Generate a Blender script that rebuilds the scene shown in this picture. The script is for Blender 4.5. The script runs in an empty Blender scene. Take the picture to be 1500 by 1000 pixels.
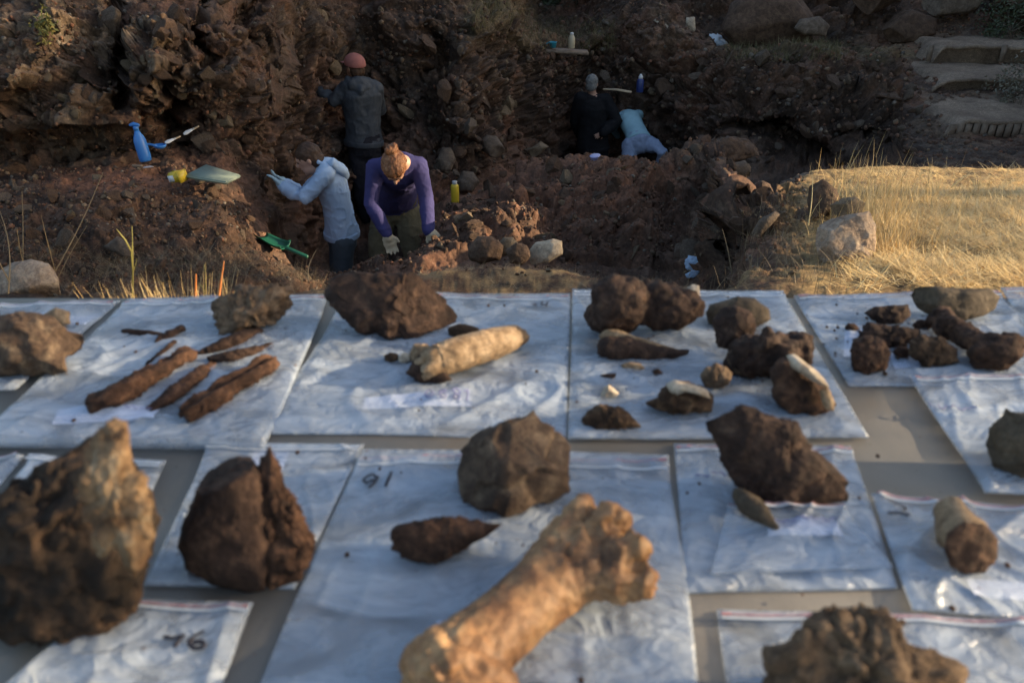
import bpy, bmesh, math, random
import numpy as np
from mathutils import Vector, Matrix

S = bpy.context.scene
COL = S.collection
R = math.radians
random.seed(7)
RNG = np.random.default_rng(11)

# ------------------------------------------------------------------ camera, light, exposure
CAMZ, PITCH, FPX = 0.46, R(28.7), 1150.0
cam_d = bpy.data.cameras.new('camera')
cam = bpy.data.objects.new('camera', cam_d); COL.objects.link(cam)
cam.location = (0, 0, CAMZ); cam.rotation_euler = (R(90) - PITCH, 0, 0)
cam_d.sensor_width = 36; cam_d.lens = FPX / 1500 * 36
cam_d.clip_start = 0.02; cam_d.clip_end = 400
cam_d.dof.use_dof = True; cam_d.dof.focus_distance = 5.2; cam_d.dof.aperture_fstop = 7.0
S.camera = cam

SUN_EL, SUN_AZ = 15.5, 4.0      # elevation; azimuth measured from +x (right) towards +y (away)
w = bpy.data.worlds.new('World'); S.world = w; w.use_nodes = True
nt = w.node_tree; bg = nt.nodes['Background']
sky = nt.nodes.new('ShaderNodeTexSky'); sky.sky_type = 'NISHITA'; sky.sun_disc = False
sky.sun_elevation = R(SUN_EL); sky.sun_rotation = R(90 - SUN_AZ)
sky.dust_density = 2.5; sky.air_density = 1.0; sky.ozone_density = 0.5
nt.links.new(sky.outputs[0], bg.inputs[0]); bg.inputs[1].default_value = 0.122
sd = bpy.data.lights.new('sun', 'SUN'); sd.energy = 5.0; sd.angle = R(0.6); sd.color = (1.0, 0.77, 0.49)
so = bpy.data.objects.new('sun', sd); COL.objects.link(so)
_s = Vector((math.cos(R(SUN_EL)) * math.cos(R(SUN_AZ)), math.cos(R(SUN_EL)) * math.sin(R(SUN_AZ)), math.sin(R(SUN_EL))))
so.rotation_euler = _s.to_track_quat('Z', 'Y').to_euler(); so.location = (20, 5, 10)
S.view_settings.view_transform = 'Standard'; S.view_settings.look = 'None'
S.view_settings.exposure = 1.35; S.view_settings.gamma = 1.0
S.render.engine = 'CYCLES'
S.cycles.use_denoising = True
S.cycles.max_bounces = 6; S.cycles.transparent_max_bounces = 12

# ------------------------------------------------------------------ helpers
CP, SP = math.cos(PITCH), math.sin(PITCH)
def W(px, py, d):
    """point on the sight line of photo pixel (px,py) at forward distance d"""
    u = (px - 750) / FPX; v = (500 - py) / FPX
    yy = CP + v * SP; zz = -SP + v * CP
    t = d / yy
    return Vector((u * t, d, CAMZ + t * zz))
def Z(px, py, z):
    u = (px - 750) / FPX; v = (500 - py) / FPX
    yy = CP + v * SP; zz = -SP + v * CP
    t = (z - CAMZ) / zz
    return Vector((u * t, yy * t, z))
def depth(p): return p[1] * CP - (p[2] - CAMZ) * SP
def project(x, y, z):
    dd = y * CP - (z - CAMZ) * SP
    return 750 + FPX * x / dd, 500 - FPX * (y * SP + (z - CAMZ) * CP) / dd

def _h(ix, iy, iz, s):
    h = (ix.astype(np.int64) * 374761393 + iy.astype(np.int64) * 668265263 + iz.astype(np.int64) * 2147483647 + s * 1274126177) & 0xFFFFFFFF
    h = ((h ^ (h >> 13)) * 1274126177) & 0xFFFFFFFF
    h = ((h ^ (h >> 16)) * 2246822519) & 0xFFFFFFFF
    h = h ^ (h >> 15)
    return (h & 0xFFFFFF).astype(np.float32) / 16777216.0
def vn(p, s=0):
    i = np.floor(p).astype(np.int64); f = (p - i).astype(np.float32); f = f * f * (3 - 2 * f)
    r = 0
    for a in (0, 1):
        wa = f[:, 0] if a else 1 - f[:, 0]
        for b in (0, 1):
            wb = f[:, 1] if b else 1 - f[:, 1]
            for c in (0, 1):
                wc = f[:, 2] if c else 1 - f[:, 2]
                r = r + wa * wb * wc * _h(i[:, 0] + a, i[:, 1] + b, i[:, 2] + c, s)
    return r * 2 - 1
def fbm(p, o=4, s=0, g=0.5):
    a, r, q, n = 1.0, 0, np.asarray(p, dtype=np.float64), 0
    for k in range(o):
        r = r + a * vn(q, s + k * 17); n += a; a *= g; q = q * 2.03 + 11.7
    return r / n
def facets(p, s=0):
    """cells with a random tilt each: blocky broken rock; returns offset, edge distance, cell random"""
    i = np.floor(p).astype(np.int64)
    N = len(p); b1 = np.full(N, 9e9); b2 = np.full(N, 9e9); off = np.zeros(N); rnd = np.zeros(N)
    for a in (-1, 0, 1):
        for b in (-1, 0, 1):
            for c in (-1, 0, 1):
                j = i + np.array([a, b, c])
                hx, hy, hz = _h(j[:, 0], j[:, 1], j[:, 2], s), _h(j[:, 0], j[:, 1], j[:, 2], s + 1), _h(j[:, 0], j[:, 1], j[:, 2], s + 2)
                dx = p[:, 0] - (j[:, 0] + hx); dy = p[:, 1] - (j[:, 1] + hy); dz = p[:, 2] - (j[:, 2] + hz)
                d = dx * dx + dy * dy + dz * dz
                m = d < b1
                b2 = np.where(m, b1, np.minimum(b2, d)); b1 = np.where(m, d, b1)
                r = _h(j[:, 0], j[:, 1], j[:, 2], s + 3); r2 = _h(j[:, 0], j[:, 1], j[:, 2], s + 4)
                th = r2 * 6.283
                o = dx * np.cos(th) + dz * np.sin(th) + dy * (r - .5)
                off = np.where(m, o, off); rnd = np.where(m, r, rnd)
    return off, np.sqrt(b2) - np.sqrt(b1), rnd

def tag(o, label=None, cat=None, group=None, kind=None):
    if label: o['label'] = label
    if cat: o['category'] = cat
    if group: o['group'] = group
    if kind: o['kind'] = kind
    return o
def empty(name, loc, label, cat, group=None):
    o = bpy.data.objects.new(name, None); COL.objects.link(o); o.location = loc; o.empty_display_size = .1
    return tag(o, label, cat, group)
def mk(name, verts, faces, mat, parent=None, origin=None, smooth=True, colors=None):
    v = np.asarray(verts, dtype=np.float64)
    if parent is not None:
        L = np.array(WLOC[parent.name])
    elif origin is not None: L = np.array(origin)
    else: L = np.array([(v[:, 0].min() + v[:, 0].max()) / 2, (v[:, 1].min() + v[:, 1].max()) / 2, v[:, 2].min()])
    me = bpy.data.meshes.new(name)
    v = v - L
    if isinstance(faces, np.ndarray) and faces.ndim == 2:
        n, k = faces.shape
        me.vertices.add(len(v)); me.vertices.foreach_set('co', v.astype(np.float32).ravel())
        me.loops.add(n * k); me.loops.foreach_set('vertex_index', faces.astype(np.int32).ravel())
        me.polygons.add(n); me.polygons.foreach_set('loop_start', np.arange(0, n * k, k, dtype=np.int32))
        me.update(calc_edges=True)
    else:
        me.from_pydata(v.tolist(), [], faces)
    me.validate()
    if smooth: me.polygons.foreach_set('use_smooth', [True] * len(me.polygons))
    if colors is not None:
        a = me.attributes.new('Col', 'FLOAT_COLOR', 'POINT')
        c4 = np.ones((len(v), 4), dtype=np.float32); c4[:, :3] = colors
        a.data.foreach_set('color', c4.ravel())
    me.materials.append(mat)
    o = bpy.data.objects.new(name, me); COL.objects.link(o)
    if parent is not None:
        o.parent = parent; WLOC[o.name] = tuple(L)
    else:
        o.location = L; WLOC[o.name] = tuple(L)
    return o
WLOC = {}
def thing(name, loc, label, cat, group=None):
    e = empty(name, loc, label, cat, group); WLOC[e.name] = tuple(loc); return e
def join(parts):
    V, F, n = [], [], 0
    for v, f in parts:
        V.append(np.asarray(v, dtype=np.float64).reshape(-1, 3)); F += [tuple(i + n for i in q) for q in f]; n += len(V[-1])
    return np.concatenate(V), F

def box(c, s, rot=None, bev=0.0):
    """box with bevelled edges: centre, full sizes, 3x3 rotation"""
    bm = bmesh.new(); bmesh.ops.create_cube(bm, size=1)
    bmesh.ops.scale(bm, vec=s, verts=bm.verts)
    if bev: bmesh.ops.bevel(bm, geom=bm.edges[:], offset=bev, segments=2, affect='EDGES')
    v = np.array([x.co[:] for x in bm.verts]); f = [tuple(q.index for q in p.verts) for p in bm.faces]; bm.free()
    if rot is not None: v = v @ np.array(rot).T
    return v + np.array(c), f
def chain(pts, radii, lat=(1, 0, 0), n=16, cap=True):
    """tube through pts; radii r or (r_lateral, r_other); rounded ends"""
    P = [Vector(p) for p in pts]; Rr = [(r, r) if not isinstance(r, (tuple, list)) else tuple(r) for r in radii]
    if cap:
        d0 = (P[0] - P[1]).normalized(); d1 = (P[-1] - P[-2]).normalized()
        a, b = Rr[0], Rr[-1]; ma, mb = min(a), min(b)
        pre = [(P[0] + d0 * ma * math.sin(t), (a[0] * max(math.cos(t), .02), a[1] * max(math.cos(t), .02))) for t in (1.57, 1.2, .8, .4)]
        post = [(P[-1] + d1 * mb * math.sin(t), (b[0] * max(math.cos(t), .02), b[1] * max(math.cos(t), .02))) for t in (.4, .8, 1.2, 1.57)]
        P = [q[0] for q in pre] + P + [q[0] for q in post]; Rr = [q[1] for q in pre] + Rr + [q[1] for q in post]
    V, F = [], []
    L = Vector(lat)
    for i, p in enumerate(P):
        t = (P[min(i + 1, len(P) - 1)] - P[max(i - 1, 0)]).normalized()
        a = L - t * L.dot(t)
        if a.length < .05: a = t.orthogonal()
        a.normalize(); b = t.cross(a)
        for k in range(n):
            th = 2 * math.pi * k / n
            q = p + a * (Rr[i][0] * math.cos(th)) + b * (Rr[i][1] * math.sin(th)); V.append(q[:])
    m = len(P)
    for i in range(m - 1):
        for k in range(n):
            k2 = (k + 1) % n
            F.append((i * n + k, i * n + k2, (i + 1) * n + k2, (i + 1) * n + k))
    F.append(tuple(range(n - 1, -1, -1))); F.append(tuple((m - 1) * n + k for k in range(n)))
    return np.array(V), F
_ico = {}
def ico(sub):
    if sub not in _ico:
        bm = bmesh.new(); bmesh.ops.create_icosphere(bm, subdivisions=sub, radius=1)
        _ico[sub] = (np.array([x.co[:] for x in bm.verts]), np.array([[q.index for q in p.verts] for p in bm.faces])); bm.free()
    return _ico[sub]
def ell(c, r, rot=None, sub=3):
    v, f = ico(sub); v = v * np.array(r)
    if rot is not None: v = v @ np.array(rot).T
    return v + np.array(c), [tuple(int(i) for i in q) for q in f]
def lathe(prof, c, n=24, axis=(0, 0, 1)):
    a = Vector(axis).normalized(); u = a.orthogonal().normalized(); w_ = a.cross(u)
    V, F = [], []
    for r, h in prof:
        for k in range(n):
            t = 2 * math.pi * k / n
            V.append((Vector(c) + a * h + u * (r * math.cos(t)) + w_ * (r * math.sin(t)))[:])
    for i in range(len(prof) - 1):
        for k in range(n):
            F.append((i * n + k, i * n + (k + 1) % n, (i + 1) * n + (k + 1) % n, (i + 1) * n + k))
    F.append(tuple(range(n - 1, -1, -1))); F.append(tuple((len(prof) - 1) * n + k for k in range(n)))
    return np.array(V), F
def fuse(parts, voxel, smooth_it=6, fac=.5):
    """union of closed shells as one continuous skin"""
    v, f = join(parts)
    me = bpy.data.meshes.new('tmp'); me.from_pydata(v.tolist(), [], f)
    o = bpy.data.objects.new('tmp', me); COL.objects.link(o)
    m = o.modifiers.new('r', 'REMESH'); m.mode = 'VOXEL'; m.voxel_size = voxel
    if smooth_it:
        s = o.modifiers.new('s', 'SMOOTH'); s.factor = fac; s.iterations = smooth_it
    dg = bpy.context.evaluated_depsgraph_get(); ev = o.evaluated_get(dg); m2 = ev.to_mesh()
    V = np.empty(len(m2.vertices) * 3, dtype=np.float32); m2.vertices.foreach_get('co', V); V = V.reshape(-1, 3).astype(np.float64)
    N = np.empty(len(m2.vertices) * 3, dtype=np.float32); m2.vertices.foreach_get('normal', N); N = N.reshape(-1, 3)
    F = np.empty(len(m2.loops), dtype=np.int32); m2.loops.foreach_get('vertex_index', F)
    tot = np.empty(len(m2.polygons), dtype=np.int32); m2.polygons.foreach_get('loop_total', tot)
    if tot.min() == tot.max(): F = F.reshape(-1, tot[0])
    else: F = [tuple(p.vertices) for p in m2.polygons]
    ev.to_mesh_clear(); bpy.data.objects.remove(o); bpy.data.meshes.remove(me)
    return V, F, N.astype(np.float64)

# ------------------------------------------------------------------ materials
def new_mat(name):
    m = bpy.data.materials.new(name); m.use_nodes = True
    nt = m.node_tree; b = nt.nodes['Principled BSDF']; return m, nt, b
def N_(nt, t, **k):
    n = nt.nodes.new(t)
    for a, v in k.items(): setattr(n, a, v)
    return n
def ramp(nt, fac, stops):
    r = N_(nt, 'ShaderNodeValToRGB'); e = r.color_ramp.elements
    while len(e) > 1: e.remove(e[-1])
    e[0].position, e[0].color = stops[0][0], (*stops[0][1], 1)
    for p, c in stops[1:]:
        q = e.new(p); q.color = (*c, 1)
    nt.links.new(fac, r.inputs[0]); return r.outputs[0]
def noise(nt, scale, detail=6, rough=.6, vec=None, dist=0):
    n = N_(nt, 'ShaderNodeTexNoise'); n.inputs['Scale'].default_value = scale; n.inputs['Detail'].default_value = detail
    n.inputs['Roughness'].default_value = rough; n.inputs['Distortion'].default_value = dist
    if vec is None:
        tc = N_(nt, 'ShaderNodeTexCoord'); vec = tc.outputs['Object']
    nt.links.new(vec, n.inputs['Vector']); return n.outputs['Fac']
def bump(nt, b, h, strength, dist):
    q = N_(nt, 'ShaderNodeBump'); q.inputs['Strength'].default_value = strength; q.inputs['Distance'].default_value = dist
    nt.links.new(h, q.inputs['Height']); nt.links.new(q.outputs[0], b.inputs['Normal']); return q
def mat_simple(name, c, rough=.6, var=.25, scale=20, bs=.3, bd=.003, metallic=0, spec=.5, alpha=None):
    m, nt, b = new_mat(name)
    n = noise(nt, scale, 5)
    lo = tuple(x * (1 - var) for x in c); hi = tuple(min(x * (1 + var), 1) for x in c)
    nt.links.new(ramp(nt, n, [(.3, lo), (.7, hi)]), b.inputs['Base Color'])
    b.inputs['Roughness'].default_value = rough; b.inputs['Metallic'].default_value = metallic
    b.inputs['Specular IOR Level'].default_value = spec
    if bs: bump(nt, b, noise(nt, scale * 3, 6), bs, bd)
    return m
def mat_dirt(name, detail_scale=40, bs=.8, bd=.02, spec=.2):
    """colour from the mesh's own mineral map, varied with fine noise"""
    m, nt, b = new_mat(name)
    at = N_(nt, 'ShaderNodeAttribute', attribute_name='Col')
    n1 = noise(nt, detail_scale, 8, .7); n2 = noise(nt, detail_scale * .23, 5, .6)
    f1 = ramp(nt, n1, [(.28, (.45, .45, .45)), (.5, (.95, .95, .95)), (.75, (1.9, 1.85, 1.75))])
    f2 = ramp(nt, n2, [(.3, (.7, .7, .7)), (.7, (1.25, 1.22, 1.18))])
    x = N_(nt, 'ShaderNodeMix', data_type='RGBA', blend_type='MULTIPLY'); x.inputs[0].default_value = 1; x.clamp_result = False
    nt.links.new(at.outputs[0], x.inputs[6]); nt.links.new(f1, x.inputs[7])
    y = N_(nt, 'ShaderNodeMix', data_type='RGBA', blend_type='MULTIPLY'); y.inputs[0].default_value = 1
    nt.links.new(x.outputs[2], y.inputs[6]); nt.links.new(f2, y.inputs[7])
    nt.links.new(y.outputs[2], b.inputs['Base Color'])
    b.inputs['Roughness'].default_value = .85; b.inputs['Specular IOR Level'].default_value = spec
    bump(nt, b, noise(nt, detail_scale * .8, 10, .72), bs, bd)
    return m
def mat_find(name, stops, scale=30, bs=.7, bd=.004, rough=.8, spec=.25, dist=.6):
    m, nt, b = new_mat(name)
    n = noise(nt, scale, 9, .62, dist=dist)
    c = ramp(nt, n, stops)
    n2 = noise(nt, scale * 7, 6, .7)
    f = ramp(nt, n2, [(.3, (.6, .6, .6)), (.7, (1.3, 1.27, 1.2))])
    x = N_(nt, 'ShaderNodeMix', data_type='RGBA', blend_type='MULTIPLY'); x.inputs[0].default_value = 1
    nt.links.new(c, x.inputs[6]); nt.links.new(f, x.inputs[7]); nt.links.new(x.outputs[2], b.inputs['Base Color'])
    b.inputs['Roughness'].default_value = rough; b.inputs['Specular IOR Level'].default_value = spec
    bump(nt, b, noise(nt, scale * 3, 9, .7), bs, bd)
    return m
M = {}
M['dirt'] = mat_dirt('earth', 38, .8, .02)
M['rock'] = mat_dirt('rock_face', 30, .9, .03, .3)
M['straw_ground'] = mat_dirt('straw_ground', 90, .8, .01, .15)
M['stone_tan'] = mat_find('stone_tan', [(.3, (.09, .065, .042)), (.5, (.16, .12, .08)), (.7, (.25, .195, .135))], 14, .7, .02)
M['stone_grey'] = mat_find('stone_grey', [(.3, (.065, .047, .035)), (.5, (.115, .086, .065)), (.7, (.18, .14, .11))], 14, .7, .02)
M['stone_brown'] = mat_find('stone_brown', [(.3, (.045, .028, .019)), (.5, (.085, .053, .036)), (.7, (.14, .09, .062))], 14, .7, .02)
M['stone_pale'] = mat_find('stone_pale', [(.3, (.22, .17, .12)), (.5, (.40, .33, .25)), (.7, (.55, .48, .39))], 8, .5, .02)
M['stone_pink'] = mat_find('stone_pink', [(.3, (.17, .12, .09)), (.5, (.31, .235, .18)), (.7, (.44, .36, .29))], 14, .8, .02)
M['concrete'] = mat_find('weathered_concrete', [(.3, (.11, .095, .08)), (.55, (.17, .145, .12)), (.75, (.24, .21, .17))], 3, .6, .03)

# ------------------------------------------------------------------ terrain: profiles swept round the pit
P_, H_ = 'p', 'h'
def p(py, d): return (P_, py, d)
def z(zz, d): return (H_, zz, d)
# keys: 0 behind, 1 near, 2 lip, 3 trench, 4 bank base, 5 bank mid, 6 bank top, 7 bank back, 8 floor, 9 wall base, 10, 11, 12 wall top, 13 ledge, 14, 15 top, 16 far
near = [z(-.76, -5), z(-.75, 1.5)]
T_ = {
 -2500: near + [p(415,2.9), z(-1.4,3.4), p(395,3.9), p(335,4.3), p(290,4.7), p(262,5.2), p(248,5.4), p(235,5.6), p(150,5.5), p(80,5.8), p(20,6.1), p(-10,6.5), p(-60,7), p(-150,7.5), z(1.3,14)],
 0:   near + [p(418,2.9), z(-1.45,3.4), p(398,3.9), p(335,4.35), p(290,4.75), p(268,5.2), p(252,5.5), p(232,5.95), p(195,5.5), p(100,5.7), p(30,6.0), p(-10,6.5), p(-60,7), p(-150,7.5), z(1.3,14)],
 150: near + [p(420,2.9), z(-1.5,3.4), p(402,3.9), p(335,4.35), p(290,4.7), p(254,5.3), p(246,5.5), p(225,5.95), p(190,5.6), p(90,5.8), p(25,6.1), p(-10,6.5), p(-60,7), p(-150,7.5), z(1.3,14)],
 240: near + [p(420,2.9), z(-1.5,3.4), p(408,3.95), p(345,4.45), p(292,4.8), p(258,5.3), p(245,5.6), p(228,5.9), p(180,6.0), p(90,5.9), p(30,6.2), p(-10,6.6), p(-60,7.1), p(-150,7.6), z(1.3,14)],
 330: near + [p(418,2.95), z(-1.6,3.5), p(410,4.0), p(350,4.5), p(305,4.9), p(275,5.3), p(250,5.7), p(215,6.0), p(175,6.3), p(140,6.1), p(40,6.4), p(-10,6.9), p(-60,7.3), p(-150,7.8), z(1.3,14)],
 395: near + [p(414,3.05), z(-1.6,3.6), p(410,4.1), p(392,4.5), p(372,4.9), p(350,5.3), p(325,5.8), p(290,6.15), p(205,6.5), p(140,6.6), p(40,6.9), p(-10,7.3), p(-60,7.7), p(-150,8.1), z(1.3,14)],
 450: near + [p(410,3.15), z(-1.9,3.8), p(416,4.4), p(412,4.8), p(408,5.05), z(-2.1,5.4), z(-2.75,5.8), p(372,6.8), p(235,7.4), p(140,7.9), p(40,8.2), p(-10,8.6), p(-60,9), p(-150,9.4), z(1.3,15)],
 530: near + [p(400,3.2), z(-1.9,3.9), p(408,4.6), p(404,4.9), p(401,5.15), z(-2.2,5.4), z(-2.5,5.8), z(-2.5,8.1), p(235,8.6), p(130,8.8), p(40,9.1), p(-10,9.4), p(-60,9.8), p(-150,10.2), z(1.3,15)],
 610: near + [p(392,3.3), z(-1.7,3.9), p(402,4.5), p(398,4.85), p(394,5.10), z(-2.1,5.45), z(-2.45,5.8), p(292,7.2), p(215,8.0), p(110,8.6), p(30,9.0), p(-10,9.4), p(-60,9.8), p(-150,10.2), z(1.2,15)],
 660: near + [p(386,3.45), z(-1.6,4.0), p(382,4.6), p(345,5.3), p(305,6.2), p(294,6.8), p(284,7.2), p(270,7.5), p(195,8.0), p(105,8.5), p(25,8.9), p(-10,9.3), p(-60,9.7), p(-150,10.2), z(1.1,15)],
 740: near + [p(384,3.5), z(-1.7,4.1), p(372,4.9), p(325,5.6), p(282,6.4), p(272,7.0), z(-2.3,7.7), p(250,8.8), p(170,9.2), p(105,9.5), p(35,9.8), p(5,10.6), p(-30,12), p(-100,13), z(1.0,17)],
 790: near + [p(388,3.5), z(-1.8,4.1), p(378,5.0), p(322,5.7), p(262,6.5), p(252,7.0), z(-2.9,8.0), p(250,10.6), p(170,10.9), p(115,11.2), p(82,11.4), p(55,13.2), p(15,15.2), p(-60,16.5), z(1.0,20)],
 840: near + [p(390,3.5), z(-1.8,4.1), p(388,5.1), p(320,5.8), p(250,6.5), p(243,7.1), z(-3.1,8.2), z(-3.2,11.3), p(160,11.5), p(105,11.7), p(82,11.8), p(52,13.5), p(8,15.2), p(-60,16.5), z(1.0,20)],
 900: near + [p(398,3.3), z(-1.8,4.1), p(395,5.2), p(328,5.8), p(247,6.5), p(243,7.1), z(-3.1,8.2), z(-3.2,11.4), p(145,11.7), p(90,12.0), p(45,12.4), p(5,13), p(-40,13.6), p(-120,14.2), z(1.2,20)],
 970: near + [p(405,3.2), z(-1.8,4.0), p(402,5.2), p(338,5.8), p(256,6.5), p(250,7.1), z(-3.0,8.2), z(-3.1,11.2), p(150,11.1), p(85,11.4), p(30,11.8), p(-5,12.4), p(-50,13), p(-130,13.8), z(1.2,20)],
 1040: near + [p(418,2.95), z(-1.7,3.6), p(402,4.6), p(310,5.9), p(222,6.8), p(208,7.4), z(-2.6,8.2), p(245,9.9), p(180,10.2), p(115,10.7), p(78,11.1), p(66,12.1), p(15,12.8), p(-80,13.5), z(1.4,20)],
 1090: near + [p(420,2.8), p(392,3.2), p(360,3.6), p(335,3.9), p(318,4.2), z(-1.7,4.8), z(-2.4,6.0), p(248,9.1), p(195,9.5), p(140,9.9), p(86,10.5), p(70,11.7), p(20,12.4), p(-80,13.2), z(1.6,20)],
 1180: near + [p(418,2.7), p(385,3.1), p(345,3.6), p(300,4.2), p(262,4.95), p(250,5.4), z(-2.2,6.2), p(246,8.7), p(185,9.2), p(130,9.8), p(86,10.5), p(71,11.6), p(20,12.3), p(-80,13.2), z(1.8,20)],
 1300: near + [p(415,2.7), p(380,3.05), p(340,3.5), p(300,4.1), p(256,5.05), p(245,5.5), z(-1.9,6.1), p(242,8.0), p(190,8.8), p(130,9.6), p(84,10.6), p(68,11.6), p(18,12.3), p(-80,13.2), z(2.0,20)],
 1345: near + [p(415,2.7), p(380,3.05), p(340,3.5), p(300,4.1), p(256,5.05), p(245,5.5), z(-1.75,6.1), p(240,7.1), p(200,8.4), p(136,9.7), p(95,10.7), p(60,11.5), p(15,12.2), p(-80,13.2), z(2.2,20)],
 1520: near + [p(415,2.7), p(380,3.05), p(340,3.5), p(300,4.1), p(256,5.05), p(245,5.5), z(-1.75,6.1), p(240,7.1), p(200,8.4), p(136,9.7), p(95,10.7), p(60,11.5), p(15,12.2), p(-80,13.2), z(2.4,20)],
 4500: near + [p(415,2.7), p(380,3.05), p(340,3.5), p(300,4.1), p(256,5.05), p(245,5.5), z(-1.75,6.1), p(240,7.1), p(200,8.4), p(136,9.7), p(95,10.7), p(60,11.5), p(15,12.2), p(-80,13.2), z(2.4,20)],
}
KX = np.array(sorted(T_)); NK = 17
KD = np.zeros((len(KX), NK)); KZ = np.zeros((len(KX), NK))
for i, kx in enumerate(KX):
    for k, e in enumerate(T_[int(kx)]):
        if e[0] == P_: q = W(750, e[1], e[2]); KD[i, k], KZ[i, k] = q.y, q.z
        else: KD[i, k], KZ[i, k] = e[2], e[1]
PX = np.concatenate([np.linspace(-2500, -60, 45), np.arange(-50, 1552, 2.3), np.linspace(1570, 4500, 45)])
ROWS = [10, 24, 26, 26, 60, 60, 30, 28, 40, 62, 66, 66, 34, 44, 44, 14]
kk = np.concatenate([np.linspace(k, k + 1, n, endpoint=False) for k, n in enumerate(ROWS)] + [np.array([16.0])])
NR, NC = len(kk), len(PX)
D = np.zeros((NR, NC)); ZZ = np.zeros((NR, NC))
for c, px in enumerate(PX):
    dk = np.array([np.interp(px, KX, KD[:, k]) for k in range(NK)]); zk = np.array([np.interp(px, KX, KZ[:, k]) for k in range(NK)])
    D[:, c] = np.interp(kk, np.arange(NK), dk); ZZ[:, c] = np.interp(kk, np.arange(NK), zk)
def smooth1(A, it, ax):
    for _ in range(it):
        B = A.copy(); sl = [slice(None)] * 2; lo = [slice(None)] * 2; hi = [slice(None)] * 2
        sl[ax] = slice(1, -1); lo[ax] = slice(0, -2); hi[ax] = slice(2, None)
        B[tuple(sl)] = .5 * A[tuple(sl)] + .25 * A[tuple(lo)] + .25 * A[tuple(hi)]; A = B
    return A
D = smooth1(D, 14, 0); ZZ = smooth1(ZZ, 14, 0); D = smooth1(D, 30, 1); ZZ = smooth1(ZZ, 30, 1)
PXg = np.broadcast_to(PX, (NR, NC)); KG = np.broadcast_to(kk[:, None], (NR, NC))
DEP = np.where(D < 1.5, 1.5 * CP - (ZZ - CAMZ) * SP, D * CP - (ZZ - CAMZ) * SP)
X = (PXg - 750) / FPX * DEP
G = np.stack([X, D, ZZ], -1)
_, PYg = project(G[..., 0], np.maximum(G[..., 1], .3), G[..., 2])
# direction of relief: normals of the sheet, well smoothed, leaning to the open side
du = np.gradient(G, axis=1); dv = np.gradient(G, axis=0)
NRM = np.cross(du, dv); NRM /= np.maximum(np.linalg.norm(NRM, axis=-1, keepdims=True), 1e-9)
NRM = np.where(NRM[..., 2:3] * 1.0 + -NRM[..., 1:2] * 1.0 < 0, -NRM, NRM)
NRM = smooth1(smooth1(NRM, 25, 0), 60, 1)
wl = np.clip((KG - 8.5) / 1.0, 0, 1)[..., None]
NRM = NRM * (1 - .45 * wl) + np.array([0, -.8, .45]) * .45 * wl
NRM /= np.maximum(np.linalg.norm(NRM, axis=-1, keepdims=True), 1e-9)
# fissures in the back wall: (px at top, px at foot, width px, depth m, py range)
def fiss(pxt, pxb, wd, dp, y0, y1):
    c = pxt + (pxb - pxt) * np.clip((PYg - y0) / (y1 - y0), 0, 1)
    c = c + vn(np.stack([PYg.ravel() / 22, PYg.ravel() * 0 + pxt, PYg.ravel() * 0], -1), 3).reshape(PYg.shape) * 16 + vn(np.stack([PYg.ravel() / 7, PYg.ravel() * 0 + pxt, PYg.ravel() * 0], -1), 4).reshape(PYg.shape) * 6
    m = np.exp(-((PXg - c) / wd) ** 2) * np.clip((PYg - y0 + 25) / 25, 0, 1) * np.clip((y1 + 25 - PYg) / 25, 0, 1) * (KG > 8.7)
    G[..., 1] += m * dp; G[..., 0] += m * dp * (PXg - 750) / FPX
fiss(158, 172, 10, .55, -40, 150); fiss(385, 372, 14, .5, -60, 40); fiss(300, 292, 10, .35, 0, 90)
fiss(640, 642, 16, .42, 60, 240); fiss(250, 262, 16, .45, 120, 200); fiss(870, 850, 20, .4, 90, 240)
fiss(1120, 1180, 40, 1.1, 195, 250); fiss(1250, 1290, 40, .7, 205, 250); fiss(60, 10, 60, -.35, -60, 120)
fiss(235, 215, 38, -.35, 20, 130); fiss(540, 600, 40, -.3, -60, 60); fiss(700, 690, 22, -.5, 20, 200)
AMP = np.array([0, .015, .03, .09, .10, .13, .11, .07, .08, .16, .30, .34, .20, .12, .26, .3, .3])
amp = np.interp(kk, np.arange(NK), AMP)[:, None] * np.ones((1, NC))
right = np.clip((PXg - 1130) / 60, 0, 1)
amp = np.where((KG < 7.6) & (KG > 1.5), amp * (1 - right) + right * .022, amp)
amp = np.where((KG > 8.5) & (PXg > 1320), amp * .25, amp)
amp = amp * (1 + .9 * np.clip((PXg - 620) / 120, 0, 1) * (1 - right) * ((KG > 4) & (KG < 7.2)))
amp = np.where((PXg > 600) & (PXg < 760) & (KG > 5.4) & (KG < 8), amp * .6, amp)
pts = G.reshape(-1, 3).copy()
wp = pts + np.stack([fbm(pts * 2.5, 3, 5), fbm(pts * 2.5, 3, 6), fbm(pts * 2.5, 3, 8)], -1) * .22
pst = wp * np.array([1, 1, 1.5])
f1, e1, r1 = facets(pst * 1.35, 1); f2, e2, r2 = facets(pst * 3.6, 9); f3, e3, r3 = facets(wp * 9.0, 21)
nb = fbm(pts * 1.1, 4, 30); nf = fbm(pts * 7, 5, 40, .62); rid = 1 - np.abs(fbm(pts * 3.2, 5, 50, .6)) * 2
def boss(e, w_): t = np.clip(e / w_, 0, 1); return t * t * (3 - 2 * t)
disp = (nb * .9 + (r1 - .35) * .75 * boss(e1, .38) + f1 * .38 + (r2 - .35) * .42 * boss(e2, .34) + f2 * .26 + (r3 - .3) * .17 * boss(e3, .3) + f3 * .1
        + nf * .34 + (rid - .6) * .3)
wk = ((KG > 8.6).ravel()) * 1.0
disp = disp + wk * (f2 * .08 + (r2 - .4) * .12 * boss(e2, .2) - np.exp(-(e1 / .06) ** 2) * .16)
disp = disp.reshape(NR, NC)
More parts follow.
